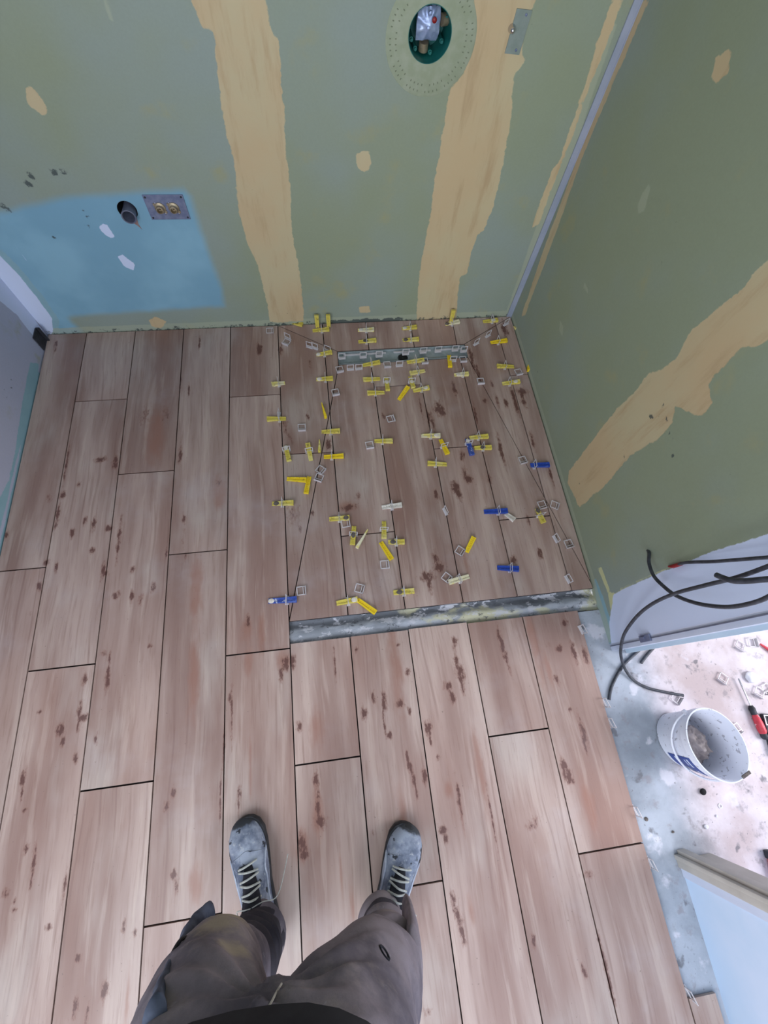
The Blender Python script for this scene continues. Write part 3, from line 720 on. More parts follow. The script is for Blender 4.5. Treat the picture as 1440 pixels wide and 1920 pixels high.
# px endpoints, material, pose (f in a clip, l lying loose, s on its side, w leaning on a wall), clip fraction, smear, label
Y_, B_, P_, W2 = 'yellow', 'yellow_bright', 'yellow_pale', 'white'
WD = [
 (548,604,567,609,Y_,'l',None,None,'yellow wedge lying loose at the foot of the left compound band'),
 (595,610,595,587,Y_,'w',None,None,'left of two yellow wedges leaning on the back wall'),
 (616,609,618,585,Y_,'w',None,None,'right of two yellow wedges leaning on the back wall'),
 (586,619,617,617,Y_,'f',.55,None,'yellow wedge below the pair of wedges leaning on the back wall'),
 (671,618,701,618,P_,'f',.52,('p',.2),'dusty yellow wedge with white left half near back wall'),
 (672,640,705,638,Y_,'f',.45,('d',.4),'yellow wedge with black blob in its middle, behind the left of drain'),
 (593,665,622,661,Y_,'f',.5,('p',.15),'yellow wedge with white left end, left of the drain end'),
 (593,711,624,710,Y_,'f',.55,('p',.2),'yellow wedge with pale left end, just left of the diagonal cut below drain'),
 (510,721,534,717,P_,'f',.5,None,'short dusty yellow wedge on the left edge of the shower, nearest back wall'),
 (680,684,712,679,Y_,'f',.5,None,'tilted yellow wedge touching the front left edge of the drain'),
 (681,712,713,709,Y_,'f',.5,None,'middle of three yellow wedges stacked below the left half of drain'),
 (689,737,721,735,Y_,'f',.45,None,'lowest of three yellow wedges stacked below the left half of drain'),
 (724,706,727,732,Y_,'f',.35,('p',.4),'yellow wedge set lengthwise on the cross joint below the drain, left one'),
 (748,749,765,726,B_,'l',None,None,'bright yellow wedge lying loose and slanted below the outlet hole'),
 (604,758,613,783,B_,'s',None,None,'yellow wedge standing on its thin side by the left diagonal joint'),
 (603,809,637,808,Y_,'f',.5,None,'clean yellow wedge where the left diagonal crosses the plank joint'),
 (501,786,536,784,Y_,'f',.65,None,'yellow wedge on the left edge of shower, second from back wall'),
 (702,826,736,827,Y_,'f',.45,None,'yellow wedge with white tip beside a square clip, mid shower'),
 (600,827,602,847,Y_,'s',None,None,'small yellow wedge on edge just above the short cross joint, left side'),
 (754,615,781,613,Y_,'f',.55,('p',.2),'yellow wedge with white left half close to the back wall'),
 (755,637,785,636,Y_,'f',.5,('d',.2),'yellow wedge with dark mortar on its left half behind the drain'),
 (844,599,846,577,Y_,'w',None,None,'yellow wedge leaning on the back wall at foot of the right compound band'),
 (835,607,861,603,P_,'f',.45,('d',.05),'pale yellow wedge below the one leaning at right compound band'),
 (906,602,933,600,Y_,'f',.6,('p',.7),'dirty yellow wedge by back wall, nearest the corner'),
 (966,610,969,616,P_,'l',None,None,'pale yellow stub at the foot of the right wall near the corner'),
 (920,642,950,639,B_,'f',.45,None,'bright yellow wedge right of the drain, below the corner diagonal'),
 (932,687,964,687,Y_,'f',.45,None,'yellow wedge right of the drain, second below the corner'),
 (942,719,974,716,Y_,'f',.4,('p',.75),'yellow wedge half covered in pale mortar beside the right edge cross joint'),
 (990,677,993,696,B_,'s',None,None,'yellow wedge on edge against the right wall'),
 (763,678,795,675,Y_,'f',.5,None,'yellow wedge touching the front of drain right of the outlet'),
 (769,700,797,694,P_,'f',.5,None,'pale yellow wedge second below the drain outlet'),
 (842,665,844,688,B_,'l',None,None,'orange-yellow wedge lying lengthwise at the front edge of drain'),
 (852,702,878,701,P_,'f',.6,('p',.3),'short pale crusted wedge below the right end of drain'),
 (769,705,775,727,Y_,'f',.5,('p',.5),'yellow wedge set lengthwise on the cross joint below drain, right one'),
 (775,732,804,727,Y_,'f',.5,('p',.8),'yellow wedge with pale right end below the cross joint'),
 (790,816,825,817,P_,'f',.5,('p',.8),'pale yellow wedge with white right end, mid shower'),
 (826,823,839,851,B_,'f',.5,None,'yellow wedge set lengthwise across the short joint left of the blue one'),
 (881,820,915,818,Y_,'f',.45,None,'yellow wedge just right of the upright blue wedge'),
 (876,822,885,853,'blue_white','f',.3,('p',.15),'mortar-smeared blue wedge set lengthwise over the short cross joint'),
 (890,839,921,839,Y_,'f',.5,('d',.5),'olive stained yellow wedge directly below and right of the blue one'),
 (802,869,838,870,Y_,'f',.4,None,'yellow wedge below the lengthwise wedge, centre of shower'),
 (995,872,1029,872,'blue','f',.2,None,'blue wedge near the right wall'),
 (908,959,951,958,'blue','f',.6,None,'blue wedge with the crusted white blob at its right end'),
 (948,962,964,975,W2,'l',None,None,'crusted white wedge stub touching the right end of a blue wedge'),
 (1007,953,1019,980,Y_,'f',.5,('d',.15),'short yellow wedge with dark top on the short joint by right wall'),
 (875,1035,888,1008,B_,'l',None,None,'bright yellow wedge lying loose beside a tipped clip, right half'),
 (933,1064,972,1067,'blue','f',.6,None,'blue wedge nearest the cement channel at right'),
 (842,1092,880,1080,P_,'f',.5,None,'pale crusted yellow wedge nearest the channel at right'),
 (535,835,542,864,Y_,'f',.3,('p',.1),'yellow wedge with white top set lengthwise beside left shower edge'),
 (577,832,583,863,Y_,'f',.45,None,'yellow wedge set lengthwise inside a square clip at left'),
 (607,856,644,855,B_,'f',.4,None,'bright yellow wedge just below the left short cross joint'),
 (538,898,574,901,B_,'l',None,None,'bright yellow wedge lying crosswise with its grid showing, left part'),
 (580,893,574,925,B_,'l',None,None,'bright yellow wedge lying lengthwise, touching the crosswise one'),
 (510,944,550,943,Y_,'f',.48,('d',.2),'yellow wedge with black left half on left edge of shower'),
 (617,973,655,971,Y_,'f',.5,('d',.85),'dirty yellow wedge with dark right end next to a tipped clip'),
 (664,986,661,1021,Y_,'f',.45,('d',.5),'yellow wedge set lengthwise across the lower left short joint'),
 (690,995,672,1029,P_,'s',None,None,'pale yellow wedge lying on its side tapering to a point'),
 (720,977,720,1009,Y_,'f',.5,None,'yellow wedge set lengthwise above the slanted loose one'),
 (728,1016,758,1016,Y_,'f',.5,('d',.3),'short yellow wedge with brown stains right of the slanted loose one'),
 (714,1016,734,1049,B_,'l',None,None,'bright yellow wedge lying slanted with its ribbed grid showing'),
 (716,951,753,947,W2,'f',.5,None,'white mortar-covered wedge in the middle of the shower floor'),
 (503,1127,556,1124,'blue_white','f',.65,('p',.06),'white-smeared blue wedge at the left end of the channel'),
 (631,1131,670,1124,Y_,'f',.55,('p',.85),'yellow wedge with brown stained right half above the channel'),
 (670,1124,704,1149,B_,'l',None,None,'clean bright yellow wedge reaching over the edge of the channel'),
 (738,1111,776,1108,Y_,'f',.5,('d',.3),'crusted yellow wedge above the middle of the channel'),
]
def zf(p): return fz(p.x, p.y)
clip_items = []
rg = random.Random(3)
for (ax, ay, bx, by, mat, pose, cf, sm_, lab) in WD:
    if pose == 'w':
        a = at(ax, ay); a.y = min(a.y, YB - .03); a.z = .0
        o = bpy.data.objects.new('levelling_wedge', wedge_me(mat, .062)); C.objects.link(o)
        a.y = YB - .020
        o.location = (a.x, a.y, .0315); tilt = math.radians(80)
        o.rotation_euler = (0, -tilt, math.pi / 2)
    else:
        a = at(ax, ay); b2 = at(bx, by); z = min(zf(a), zf(b2)) if pose != 'f' else (zf(a) + zf(b2)) / 2
        lift = .0008
        a = at(ax, ay, z + .006); b2 = at(bx, by, z + .006); d = b2 - a; L = max(.018, d.length)
        c = (a + b2) / 2
        o = bpy.data.objects.new('levelling_wedge', wedge_me(mat, L)); C.objects.link(o)
        rz = math.atan2(d.y, d.x); zz = max(zf(a), zf(b2), zf(c)) + lift
        if lab.startswith('clean bright yellow wedge reach'): zz += .001
        if pose == 's':
            o.rotation_euler = (math.pi / 2, 0, rz); o.location = (c.x, c.y, zz + .0093)
        else:
            if rg.random() < .5 and pose == 'f' and sm_ is None: rz += math.pi
            o.rotation_euler = (0, 0, rz); o.location = (c.x, c.y, zz)
            if cf is not None:
                q = a.lerp(b2, cf)
                clip_items.append((q, math.atan2(d.y, d.x) + math.pi / 2, lab))
            if sm_:
                kd, t = sm_; s = MB()
                tt = (t - .5); 
                if math.cos(rz) * d.x < 0: tt = -tt
                xx = max(-.5 * L + .01, min(.5 * L - .01, tt * L))
                hh = .003 + .008 * (xx / L + .5)
                ring = []
                for q_ in range(3):
                    k_ = [1.0, .92, .45][q_]; zq = [hh - .001, hh + .001, hh + .0022][q_]
                    ring.append([Vector((xx + k_ * .011 * math.cos(w_) * (1 + .25 * mnoise.noise(Vector((w_ * 2, ax, q_)))), k_ * .0088 * math.sin(w_) * (1 + .2 * mnoise.noise(Vector((w_, ay, 5)))), zq)) for w_ in [2 * math.pi * i / 12 for i in range(12)]])
                s.loft(ring).build('mortar_smear', M['smear'] if kd == 'd' else M['smear_pale'], o)
    col_ = 'blue levelling wedges in the shower tiles' if mat.startswith('blue') else 'levelling wedges in the shower tiles'
    tag(o, lab, 'tile wedge', col_)

def clip_obj(p, rz, lab, grp, lie=None, zoff=0.0):
    o = bpy.data.objects.new('levelling_clip', CLIP); C.objects.link(o)
    o.location = (p.x, p.y, p.z + zoff)
    o.rotation_euler = (lie if lie else 0, 0, rz)
    return tag(o, lab, 'tile clip', grp)
for q, rz, lab in clip_items:
    q.z = zf(q) - .0005
    short = lab.replace(' wedge', ' wedge', 1)
    words = ('white clip holding the ' + short.replace('bright ', '')).split()
    clip_obj(q, rz, ' '.join(words[:16]), 'clips holding the wedges')
# free clips: px centre, angle of the frame plane in degrees, pose (u upright, l lying, e edge-on), label
CL = [
 (539,631,-35,'u','white clip on the left corner diagonal, nearest the back wall'),
 (537,643,-30,'l','white clip lying just below the first clip of the left corner diagonal'),
 (580,647,-25,'u','left of two close clips on the left corner diagonal'),
 (590,649,-30,'u','right of two close clips on the left corner diagonal'),
 (614,654,-30,'u','white clip on the left corner diagonal, nearest the drain'),
 (641,668,2,'u','leftmost white clip on the back edge of the drain'),
 (681,666,2,'u','second clip from the left on the back edge of drain'),
 (711,664,2,'u','third clip from the left on the back edge of drain'),
 (761,660,2,'u','clip on the back edge of drain right behind the outlet hole'),
 (794,657,2,'u','first clip right of the outlet hole on the drain back edge'),
 (822,655,2,'u','second clip right of the outlet hole on the drain back edge'),
 (854,653,2,'u','third clip right of the outlet hole on the drain back edge'),
 (870,655,2,'u','clip at the right end of the drain, rightmost on its back edge'),
 (657,689,2,'u','leftmost clip on the front edge of the drain'),
 (673,688,2,'u','second clip from the left on the front edge of drain'),
 (726,685,2,'l','white clip lying at the front edge of drain left of the outlet'),
 (749,682,2,'u','clip on the front edge of the drain just under the outlet hole'),
 (796,678,2,'l','flat clip at the front edge of the drain right of the outlet'),
 (850,673,2,'u','clip behind the orange-yellow wedge on the drain front edge'),
 (868,675,2,'l','rightmost clip on the front edge of the drain'),
 (637,694,10,'l','clip lying at the front left corner of the drain'),
 (629,737,10,'l','clip lying on the left diagonal joint, first below the drain'),
 (733,786,100,'l','clip lying alone on the plank between the centre joints'),
 (566,803,0,'l','clip lying alone among the dark specks on left plank'),
 (522,775,80,'u','clip on the left shower edge above the second wedge'),
 (507,621,90,'l','small clip lying near the back wall outside the left shower edge'),
 (693,836,5,'l','square clip lying at the left tip of a mid shower wedge'),
 (950,604,30,'u','clip in the back right corner of the shower'),
 (916,626,30,'u','middle clip on the right corner diagonal'),
 (894,641,30,'u','clip on the right corner diagonal nearest the drain'),
 (901,716,0,'l','clip on the right diagonal joint, first below the drain'),
 (972,699,10,'l','clip lying on the short joint by the right wall'),
 (980,864,10,'l','clip on the right diagonal joint left of a blue wedge'),
 (835,957,-75,'e','narrow clip set in the plank joint mid right'),
 (1016,948,10,'l','left of two faint clips lying by the lower right diagonal'),
 (1040,948,60,'l','right of two faint clips lying by the lower right diagonal'),
 (1043,1009,-75,'e','narrow clip in the last plank joint, upper one'),
 (1066,1021,10,'l','clip on the right diagonal joint near the right wall'),
 (1066,1085,-75,'e','narrow clip in the last plank joint, right above the channel'),
 (838,1084,45,'l','clip lying left of the pale crusted wedge near channel'),
 (863,1034,50,'l','tipped clip touching the tip of a loose yellow wedge'),
 (602,882,50,'l','upper of two clips lying on the left diagonal joint'),
 (598,897,-25,'l','lower of two clips lying on the left diagonal joint'),
 (649,982,95,'l','clip lying beside the dark ended wedge'),
 (722,1059,90,'l','clip lying below the slanted ribbed wedge'),
 (566,1108,92,'l','clip lying on the left diagonal joint above the channel'),
 (675,1104,70,'l','clip lying above the clean wedge that reaches over the channel'),
 (1092,1180,-75,'e','topmost clip on the cut tile edge beside the doorway'),
 (1134,1318,-75,'e','clip on the cut tile edge next to the floor cable end'),
 (1145,1356,-75,'e','clip on the cut tile edge, left of the white bucket'),
 (1195,1523,-75,'e','clip on the cut tile edge, below the level of the bucket'),
 (1220,1622,-75,'e','clip on the cut tile edge at the lower tile cross joint'),
 (1297,1868,-72,'e','lowest clip on the cut tile edge, at the tile offcut'),
 (1268,1310,40,'l','clip lying at the free end of the cable in the doorway'),
 (1354,1273,-45,'l','clip lying left of the screwdriver shaft'),
 (1386,1212,-40,'l','left of two clips lying at the foot of the white door frame'),
 (1410,1205,80,'l','right of two clips lying at the foot of the white door frame'),
 (1422,1299,-40,'l','clip lying right of the screwdriver shaft'),
 (1437,1292,20,'l','clip lying at the picture edge above the red tool handle'),
 (1380,1368,20,'l','pale clip lying between the bucket and the red handle'),
 (1434,1350,80,'l','clip lying on the dark knife beside the red handle'),
]
for px, py, deg, pose, lab in CL:
    p = at(px, py); z = zf(p)
    out = p.x > .8127 and p.y < .25
    if out: z = -.011 if p.x > .84 else -.004
    grp = 'clips lying in the next room' if px > 1250 and py < 1400 else ('clips along the cut tile edge' if out else 'loose clips in the shower tiles')
    if pose == 'l':
        p = at(px, py, z + .002); r = math.radians(deg)
        p = Vector((p.x + math.sin(r) * .014, p.y - math.cos(r) * .014, z + .0062))
        if 'dark knife' in lab: p.z += .016
        clip_obj(p, r + math.pi, lab, grp, lie=math.radians(90)); continue
    p = at(px, py, z + .014)
    p.z = z
    if pose == 'e': p.z = max(z, -.011) if out else z; p.x += .002 if not out else 0
    if out: p.x = max(p.x, .8127 + .0035); p.z = -.0105
    clip_obj(p, math.radians(deg) + (0 if pose == 'u' else math.radians(0)), lab, grp)

# ------------------------------------------------------------ wall fittings
# recessed mixer box with sealing collar
vb = empty('shower_valve_box', (VB[0], YB, VB[1]))
tag(vb, 'round teal recessed shower valve box with fabric collar, high on the back wall', 'valve box')
cc = bw(808, 74)
b = MB(); dx, dz = cc[0] - VB[0], cc[1] - VB[1]
seg = 64; rings = []
for (r, y, k) in ((.0560, -.0005, 0), (.0565, -.0025, 0), (.116, -.0022, 1), (.121, -.0005, 1)):
    rings.append([Vector((r * math.cos(2 * math.pi * i / seg) + dx * k, y, r * math.sin(2 * math.pi * i / seg) + dz * k)) for i in range(seg)])
b.loft(rings, cap=False).build('sealing_collar', M['collar'], vb)
b = MB()
for R_, nn in ((.109, 60), (.094, 52)):
    for i in range(nn):
        t = 2 * math.pi * i / nn
        if i % 5 == 4: continue
        b.box((R_ * math.cos(t) + dx, -.0026, R_ * math.sin(t) + dz), (.0042, .0008, .0022), Matrix.Rotation(-t, 3, 'Y'))
dots = b.build('embossed_dots', M['collar_dot'], vb, sm=0)
MB().lathe([(.0575, .003), (.056, .003), (.0545, -.02), (.053, -.075), (.001, -.076)], axis='Y', seg=48).build('box_shell', M['teal_box'], vb)
b = MB()
for (x, z) in ((-.043, -.02), (-.03, -.038), (.012, -.045), (.04, -.022), (.044, .025)):
    b.tube([(x, .075, z), (x, .028, z)], .0055, 10).tube([(x, .028, z), (x, .022, z)], .0035, 10)
b.build('screw_posts', M['teal_box'], vb)
# valve body wrapped in foil tape
b = MB(); bm = b.bm; nu = 16; g = []
for i in range(nu + 1):
    row = []
    for j in range(nu + 1):
        u = i / nu * 2 - 1; v = j / nu * 2 - 1
        x = .031 * u * (1 - .10 * v * v) ; z = .034 * v * (1 - .16 * (1 - u * u) * (v < 0)) + .010
        r2 = u * u + v * v; a = math.atan2(v, u)
        y = .012 + .010 * r2 + .0022 * math.cos(8 * a) * min(1, r2 * 2) - .004 * math.exp(-r2 * 14) + mnoise.noise(Vector((u * 3, v * 3, 1))) * .003
        row.append(bm.verts.new((x - .002, y, z)))
    g.append(row)
for i in range(nu):
    for j in range(nu): bm.faces.new((g[i][j], g[i + 1][j], g[i + 1][j + 1], g[i][j + 1]))
bd = [e for e in bm.edges if e.is_boundary]
r = bmesh.ops.extrude_edge_only(bm, edges=bd)
for v in r['geom']:
    if isinstance(v, bmesh.types.BMVert): v.co.y += .03; v.co.x *= .9
tp = b.build('foil_wrapped_valve', M['tape'], vb, sm=60)
MB().lathe([(.006, 0), (.0062, .003), (.003, .006), (.0005, .0062)], (.010, .0115, .024), axis='Y', seg=16).build('red_cap', M['redcap'], vb)
MB().lathe([(.0045, 0), (.0045, .004), (.0005, .006)], (-.002, .012, .036), axis='Y', seg=16).lathe([(.005, 0), (.005, .003), (.0005, .005)], (-.003, .010, .008), axis='Y', seg=16).build('valve_stem', M['tape'], vb)
MB().tube([(.033, .03, .018), (.048, .035, .018)], .013, 14).build('brass_nut', M['brass'], vb)
MB().tube([(-.006, .035, -.026), (-.006, .038, -.045)], .013, 14).build('brass_nut', M['brass'], vb)

# outlet plate with two brass elbows
pc = bw(313, 388)
op = empty('tap_outlet_plate', (pc[0], YB, pc[1]))
tag(op, 'grey metal plate with two brass pipe outlets screwed onto the blue painted area', 'pipe outlet plate')
MB().box((0, -.002, 0), (.126, .0024, .080), bevel=.0008).build('plate', M['galv'], op, sm=0)
for s in (-1, 1):
    x = s * .0215; z = -.001
    MB().lathe([(.0175, .0035), (.017, .006), (.012, .009), (.011, .018), (.0085, .0185), (.008, .006), (.0005, .005)], (x, 0, z), axis='Y', seg=28).box((x - .014, -.005, z + .012), (.008, .004, .008), bevel=.001).box((x + .014, -.005, z - .012), (.008, .004, .008), bevel=.001).box((x, -.010, z), (.004, .012, .003)).build('brass_outlet', M['brass'], op)
    MB().lathe([(.003, .003), (.0028, .007), (.0004, .0078)], (x - .010, 0, z + .017), axis='Y', seg=12).lathe([(.003, .003), (.0028, .007), (.0004, .0078)], (x + .012, 0, z - .017), axis='Y', seg=12).build('fixing_screw', M['chrome'], op)
for s in (-1, 1):
    for t in (-1, 1):
        MB().lathe([(.0032, .003), (.003, .0045), (.0004, .0046)], (s * .056, 0, t * .033), axis='Y', seg=12).build('screw', M['black'], op)
# waste pipe in its round cut-out
wp = empty('waste_pipe', (DP[0], YB, DP[1]))
tag(wp, 'short dark grey waste pipe sticking out of a round hole in the blue area', 'pipe')
MB().lathe([(.0300, .0012), (.0285, -.002), (.028, -.06), (.001, -.06)], axis='Y', seg=32).build('hole_liner', M['dark'], wp)
MB().lathe([(.0195, -.055), (.0205, -.01), (.0215, .016), (.0228, .026), (.0188, .026), (.0178, .010), (.0170, -.04), (.0005, -.041)], (.004, 0, -.006), axis='Y', seg=28).build('pipe', M['pvc'], wp)
st = MB().prism([(-.012, -.024), (.018, -.026), (.015, -.048), (.019, -.066), (.010, -.052), (-.002, -.040)], 0, .0006, Matrix.Translation((0, -.0004, 0)) @ Matrix.Rotation(math.pi / 2, 4, 'X')).build('rust_drip', M['rust'], wp, sm=0)
st['label'] = 'brown drip stain below the pipe'
# small plate with a chrome stub
pl = bw(976, 68)
sp2 = empty('shower_outlet_plate', (pl[0] - .014, YB, pl[1] + .008)); sp2.rotation_euler = (0, math.radians(3), 0)
tag(sp2, 'small plastered plate with one chrome stub beside the right compound band', 'pipe outlet plate')
MB().box((0.004, -.0015, 0), (.042, .002, .086)).build('plate', M['plate_green'], sp2, sm=0)
MB().lathe([(.010, .001), (.0085, .006), (.0065, .014), (.003, .018), (.0004, .0185)], (-.016, 0, .006), axis='Y', seg=24).build('chrome_stub', M['chrome'], sp2)
MB().lathe([(.0034, .002), (.003, .004), (.0004, .0045)], (.012, 0, .034), axis='Y', seg=12).lathe([(.0034, .002), (.003, .004), (.0004, .0045)], (.012, 0, -.034), axis='Y', seg=12).build('screw', M['galv'], sp2)

# ------------------------------------------------------------ cables
def cable(name, pts, r, lab, mat='cable'):
    o = MB().tube(spline(pts, 8), r, 10).build(name, M[mat], sm=60)
    return tag(o, lab, 'cable', 'black cables by the doorway')
X_ = lambda px, py, x: on(0, x, px, py)
c1 = cable('cable', [X_(1213, 1030, .91), X_(1217, 1037, .890), X_(1217, 1056, .875), X_(1226, 1080, .865), X_(1245, 1100, .855), X_(1270, 1118, .845), X_(1310, 1132, .835), X_(1360, 1138, .82), X_(1405, 1132, .80), X_(1445, 1117, .78), X_(1500, 1080, .76), X_(1560, 1010, .78), X_(1600, 930, .895)], .0048, 'black cable coming out of the green wall and sagging in a loop to the right')
c2 = cable('cable', [X_(1620, 950, .895), X_(1560, 1005, .80), X_(1500, 1038, .78), X_(1440, 1062, .79), X_(1380, 1083, .797), X_(1320, 1098, .805), X_(1265, 1113, .818), X_(1222, 1133, .832), X_(1192, 1158, .846), X_(1170, 1190, .862), X_(1164, 1218, .878), at(1166, 1238, .030), at(1174, 1258, .004), at(1190, 1277, -.006), at(1215, 1290, -.006), at(1248, 1298, -.006), at(1281, 1304, -.006)], .0048, 'black cable curving from the upper right down onto the concrete in a big arc')
c3 = cable('cable', [X_(1640, 1075, .885), X_(1560, 1072, .80), X_(1500, 1084, .79), X_(1440, 1086, .78), X_(1405, 1089, .777), X_(1375, 1089, .776), X_(1355, 1083, .776), X_(1343, 1078, .776)], .0058, 'black cable whose blunt free end hangs between the two crossing cables')
c4 = cable('cable', [X_(1640, 1020, .895), X_(1540, 1036, .86), X_(1480, 1042, .855), X_(1440, 1045, .86), X_(1390, 1049, .865), X_(1335, 1053, .870), X_(1300, 1054, .875), X_(1280, 1056, .884), X_(1266, 1061, .892)], .0042, 'topmost black cable with red tape at the end against the wall')
p_ = [X_(1277, 1057, .888), X_(1262, 1062, .892), X_(1254, 1062, .894)]
MB().tube(p_, [.0052, .0055, .003], 10).build('red_tape', M['redcap'], c4)
c5 = cable('cable', [at(1142, 1312, -.006), at(1146, 1290, -.006), at(1157, 1266, -.006), at(1170, 1246, -.006), at(1184, 1232, -.006), at(1200, 1218, -.006), at(1230, 1195, -.006)], .0048, 'black cable on the concrete running from the tile edge to under the frame')
c6 = cable('cable', [at(1202, 1243, -.006), at(1210, 1232, -.006), at(1222, 1218, -.006), at(1240, 1200, -.006)], .0052, 'short grey cable stub on the concrete at the foot of the white frame')

# ------------------------------------------------------------ bucket
BZ = -.011
bk = empty('bucket', (1.030, -.246, BZ), math.radians(20))
tag(bk, 'white plastic bucket with blue label standing on the concrete in the doorway', 'bucket')
Hb = .165; SX, SY = .93, 1.12
b = MB(); b.lathe([(.001, .002), (.068, .002), (.072, .004), (.0855, Hb - .03), (.0875, Hb - .028), (.0865, Hb - .006), (.0895, Hb - .002), (.0895, Hb + .001), (.0865, Hb + .002), (.0840, Hb - .004), (.070, .008), (.001, .006)], seg=56, sx=SX, sy=SY)
b.build('bucket_body', M['bucket'], bk, sm=35)
b = MB()
Rh = .0915
b.tube(spline([(Rh * SX * math.cos(a), Rh * SY * math.sin(a) * 1.0, Hb - .02 - .062 * math.sin((a - math.radians(100)) / math.radians(190) * math.pi)) for a in [math.radians(100 + 190 * i / 10) for i in range(11)]], 4), .0030, 8)
b.build('bail_handle', M['bucket'], bk)
b = MB()
for a in (100, 290):
    a = math.radians(a); b.lathe([(.008, -.004), (.008, .004), (.0005, .005)], (Rh * SX * math.cos(a), Rh * SY * math.sin(a), Hb - .022), axis='X', seg=14)
b.build('handle_lug', M['bucket'], bk)
def patch(a0, a1, z0, z1, mat, name, parent, off=.0009):
    b = MB(); n = 10; rows = []
    for (z, o_) in ((z0, -.002), (z0, off), (z1, off), (z1, -.002)):
        rr = .072 + (.0855 - .072) * (z - .004) / (Hb - .034)
        rows.append([b.bm.verts.new(((rr + o_) * SX * math.cos(t), (rr + o_) * SY * math.sin(t), z)) for t in [math.radians(a0 + (a1 - a0) * i / n) for i in range(n + 1)]])
    b._skin(rows, False, closed=False)
    return b.build(name, mat, parent)
lb = patch(182, 236, .022, .128, M['bucket_blue'], 'label', bk)
patch(208, 232, .060, .082, M['bucket_grey'], 'label_panel', lb, .0013)
for (a0, a1, z0, z1) in ((186, 203, .105, .112), (188, 200, .092, .096), (212, 228, .100, .110), (186, 204, .048, .056), (210, 226, .040, .045)):
    patch(a0, a1, z0, z1, M['bucket_white'], 'label_print', lb, .0014)
# mortar chips on the rim
MB().box((.02, -.0955, Hb + .002), (.03, .008, .004), bevel=.001).build('mortar_crust', M['smear'], bk, sm=0)
# crumpled paper bag inside
b = MB(); bmesh.ops.create_icosphere(b.bm, subdivisions=5, radius=1)
for v in b.bm.verts:
    d = v.co.copy(); q = mnoise.noise(d * 2.2) * .22 + abs(mnoise.noise(d * 4.5)) * .24 + abs(mnoise.noise(d * 9)) * .08
    v.co = Vector((d.x * .043, d.y * .052, d.z * .052)) * (0.92 + q) + Vector((-.012, 0, .062))
    v.co.z = max(v.co.z, .0065)
bg = b.build('crumpled_bag', M['bag'], sm=180); bg.location = bk.location; bg.rotation_euler = bk.rotation_euler
tag(bg, 'crumpled beige-grey paper bag stuffed in the white bucket', 'bag')

# ------------------------------------------------------------ small things in the next room
def oriented(name, p, q, lab, cat):
    o = empty(name, p, math.atan2(q.y - p.y, q.x - p.x)); return tag(o, lab, cat)
a = at(1380, 1272, BZ); e_ = at(1427, 1378, BZ); Ls = (e_ - a).length
sd = oriented('screwdriver', a, e_, 'screwdriver with steel shaft and red handle lying right of the bucket', 'screwdriver')
MB().tube([(0, 0, .010), (.004, 0, .010), (Ls * .50, 0, .010)], [.0014, .0026, .0026], 10).build('shaft', M['chrome'], sd)
MB().tube([(Ls * .49, 0, .010), (Ls * .54, 0, .010), (Ls * .64, 0, .010), (Ls * .66, 0, .010)], [.006, .010, .009, .007], 14).build('collar', M['black'], sd)
MB().tube([(Ls * .65, 0, .011), (Ls * .70, 0, .011), (Ls * .80, 0, .012), (Ls * .93, 0, .012), (Ls * .98, 0, .011)], [.008, .011, .0125, .0125, .009], 14).build('handle', M['redtool'], sd)
MB().tube([(Ls * .97, 0, .011), (Ls * 1.03, 0, .011), (Ls * 1.07, 0, .011)], [.010, .011, .006], 14).build('handle_end', M['black'], sd)
a = at(1430, 1338, BZ); e_ = at(1452, 1420, BZ); Ls = (e_ - a).length
kn_ = oriented('utility_knife', a, e_, 'dark utility knife lying at the picture edge beside the red screwdriver', 'knife')
MB().box((Ls / 2, 0, .0085), (Ls, .028, .015), bevel=.004).build('handle', M['black'], kn_)
MB().box((Ls * .4, 0, .017), (Ls * .35, .008, .003), bevel=.001).build('slider', M['galv'], kn_)
a = at(1423, 1208, BZ); e_ = at(1452, 1228, BZ); Ls = (e_ - a).length
rp = MB().tube([a + Vector((0, 0, .006)), a.lerp(e_, .5) + Vector((0, 0, .007)), e_ + Vector((0, 0, .007))], [.003, .005, .006], 10).build('red_pencil', M['redtool'])
tag(rp, 'red stick lying at the picture edge by the foot of the white frame', 'stick')
a = at(1434, 1592, BZ); e_ = at(1452, 1650, BZ); Ls = (e_ - a).length
pr_ = oriented('trowel_handle', a, e_, 'tool with orange-red handle and dark cap at the right picture edge', 'tool')
MB().box((.010, 0, .012), (.022, .020, .020), bevel=.005).build('cap', M['black'], pr_)
MB().tube([(.02, 0, .012), (Ls * .6, 0, .013), (Ls, 0, .012)], [.009, .012, .010], 12).build('handle', simple('orange_red_handle', (196, 62, 50), (210, 76, 60), 40, 0.45), pr_)
def pebble(name, px, py, r, mat, lab, cat, h=.5, grp=None):
    p = at(px, py, BZ + .002); b = MB(); bmesh.ops.create_icosphere(b.bm, subdivisions=3, radius=1)
    for v in b.bm.verts:
        q = 1 + .25 * mnoise.noise(v.co * 1.6 + Vector((px, py, 0))); v.co = Vector((v.co.x * r * q, v.co.y * r * q * .85, v.co.z * r * h * q))
    o = b.build(name, M[mat], sm=180); o.location = (p.x, p.y, BZ + r * h * .8); return tag(o, lab, cat, grp)
pebble('rubber_plug', 1317, 1484, .010, 'dark', 'small black rubber plug on the concrete below the bucket', 'plug', .6)
pebble('plaster_lump', 1407, 1270, .022, 'chalk', 'large white plaster crumb right of the screwdriver tip', 'rubble', .4)
pebble('plaster_lump', 1324, 1550, .007, 'chalk', 'small white plaster crumb well below the black plug', 'rubble')
pebble('plaster_lump', 1262, 1560, .004, 'smear', 'tiny grey crumb left of the white crumbs', 'rubble')
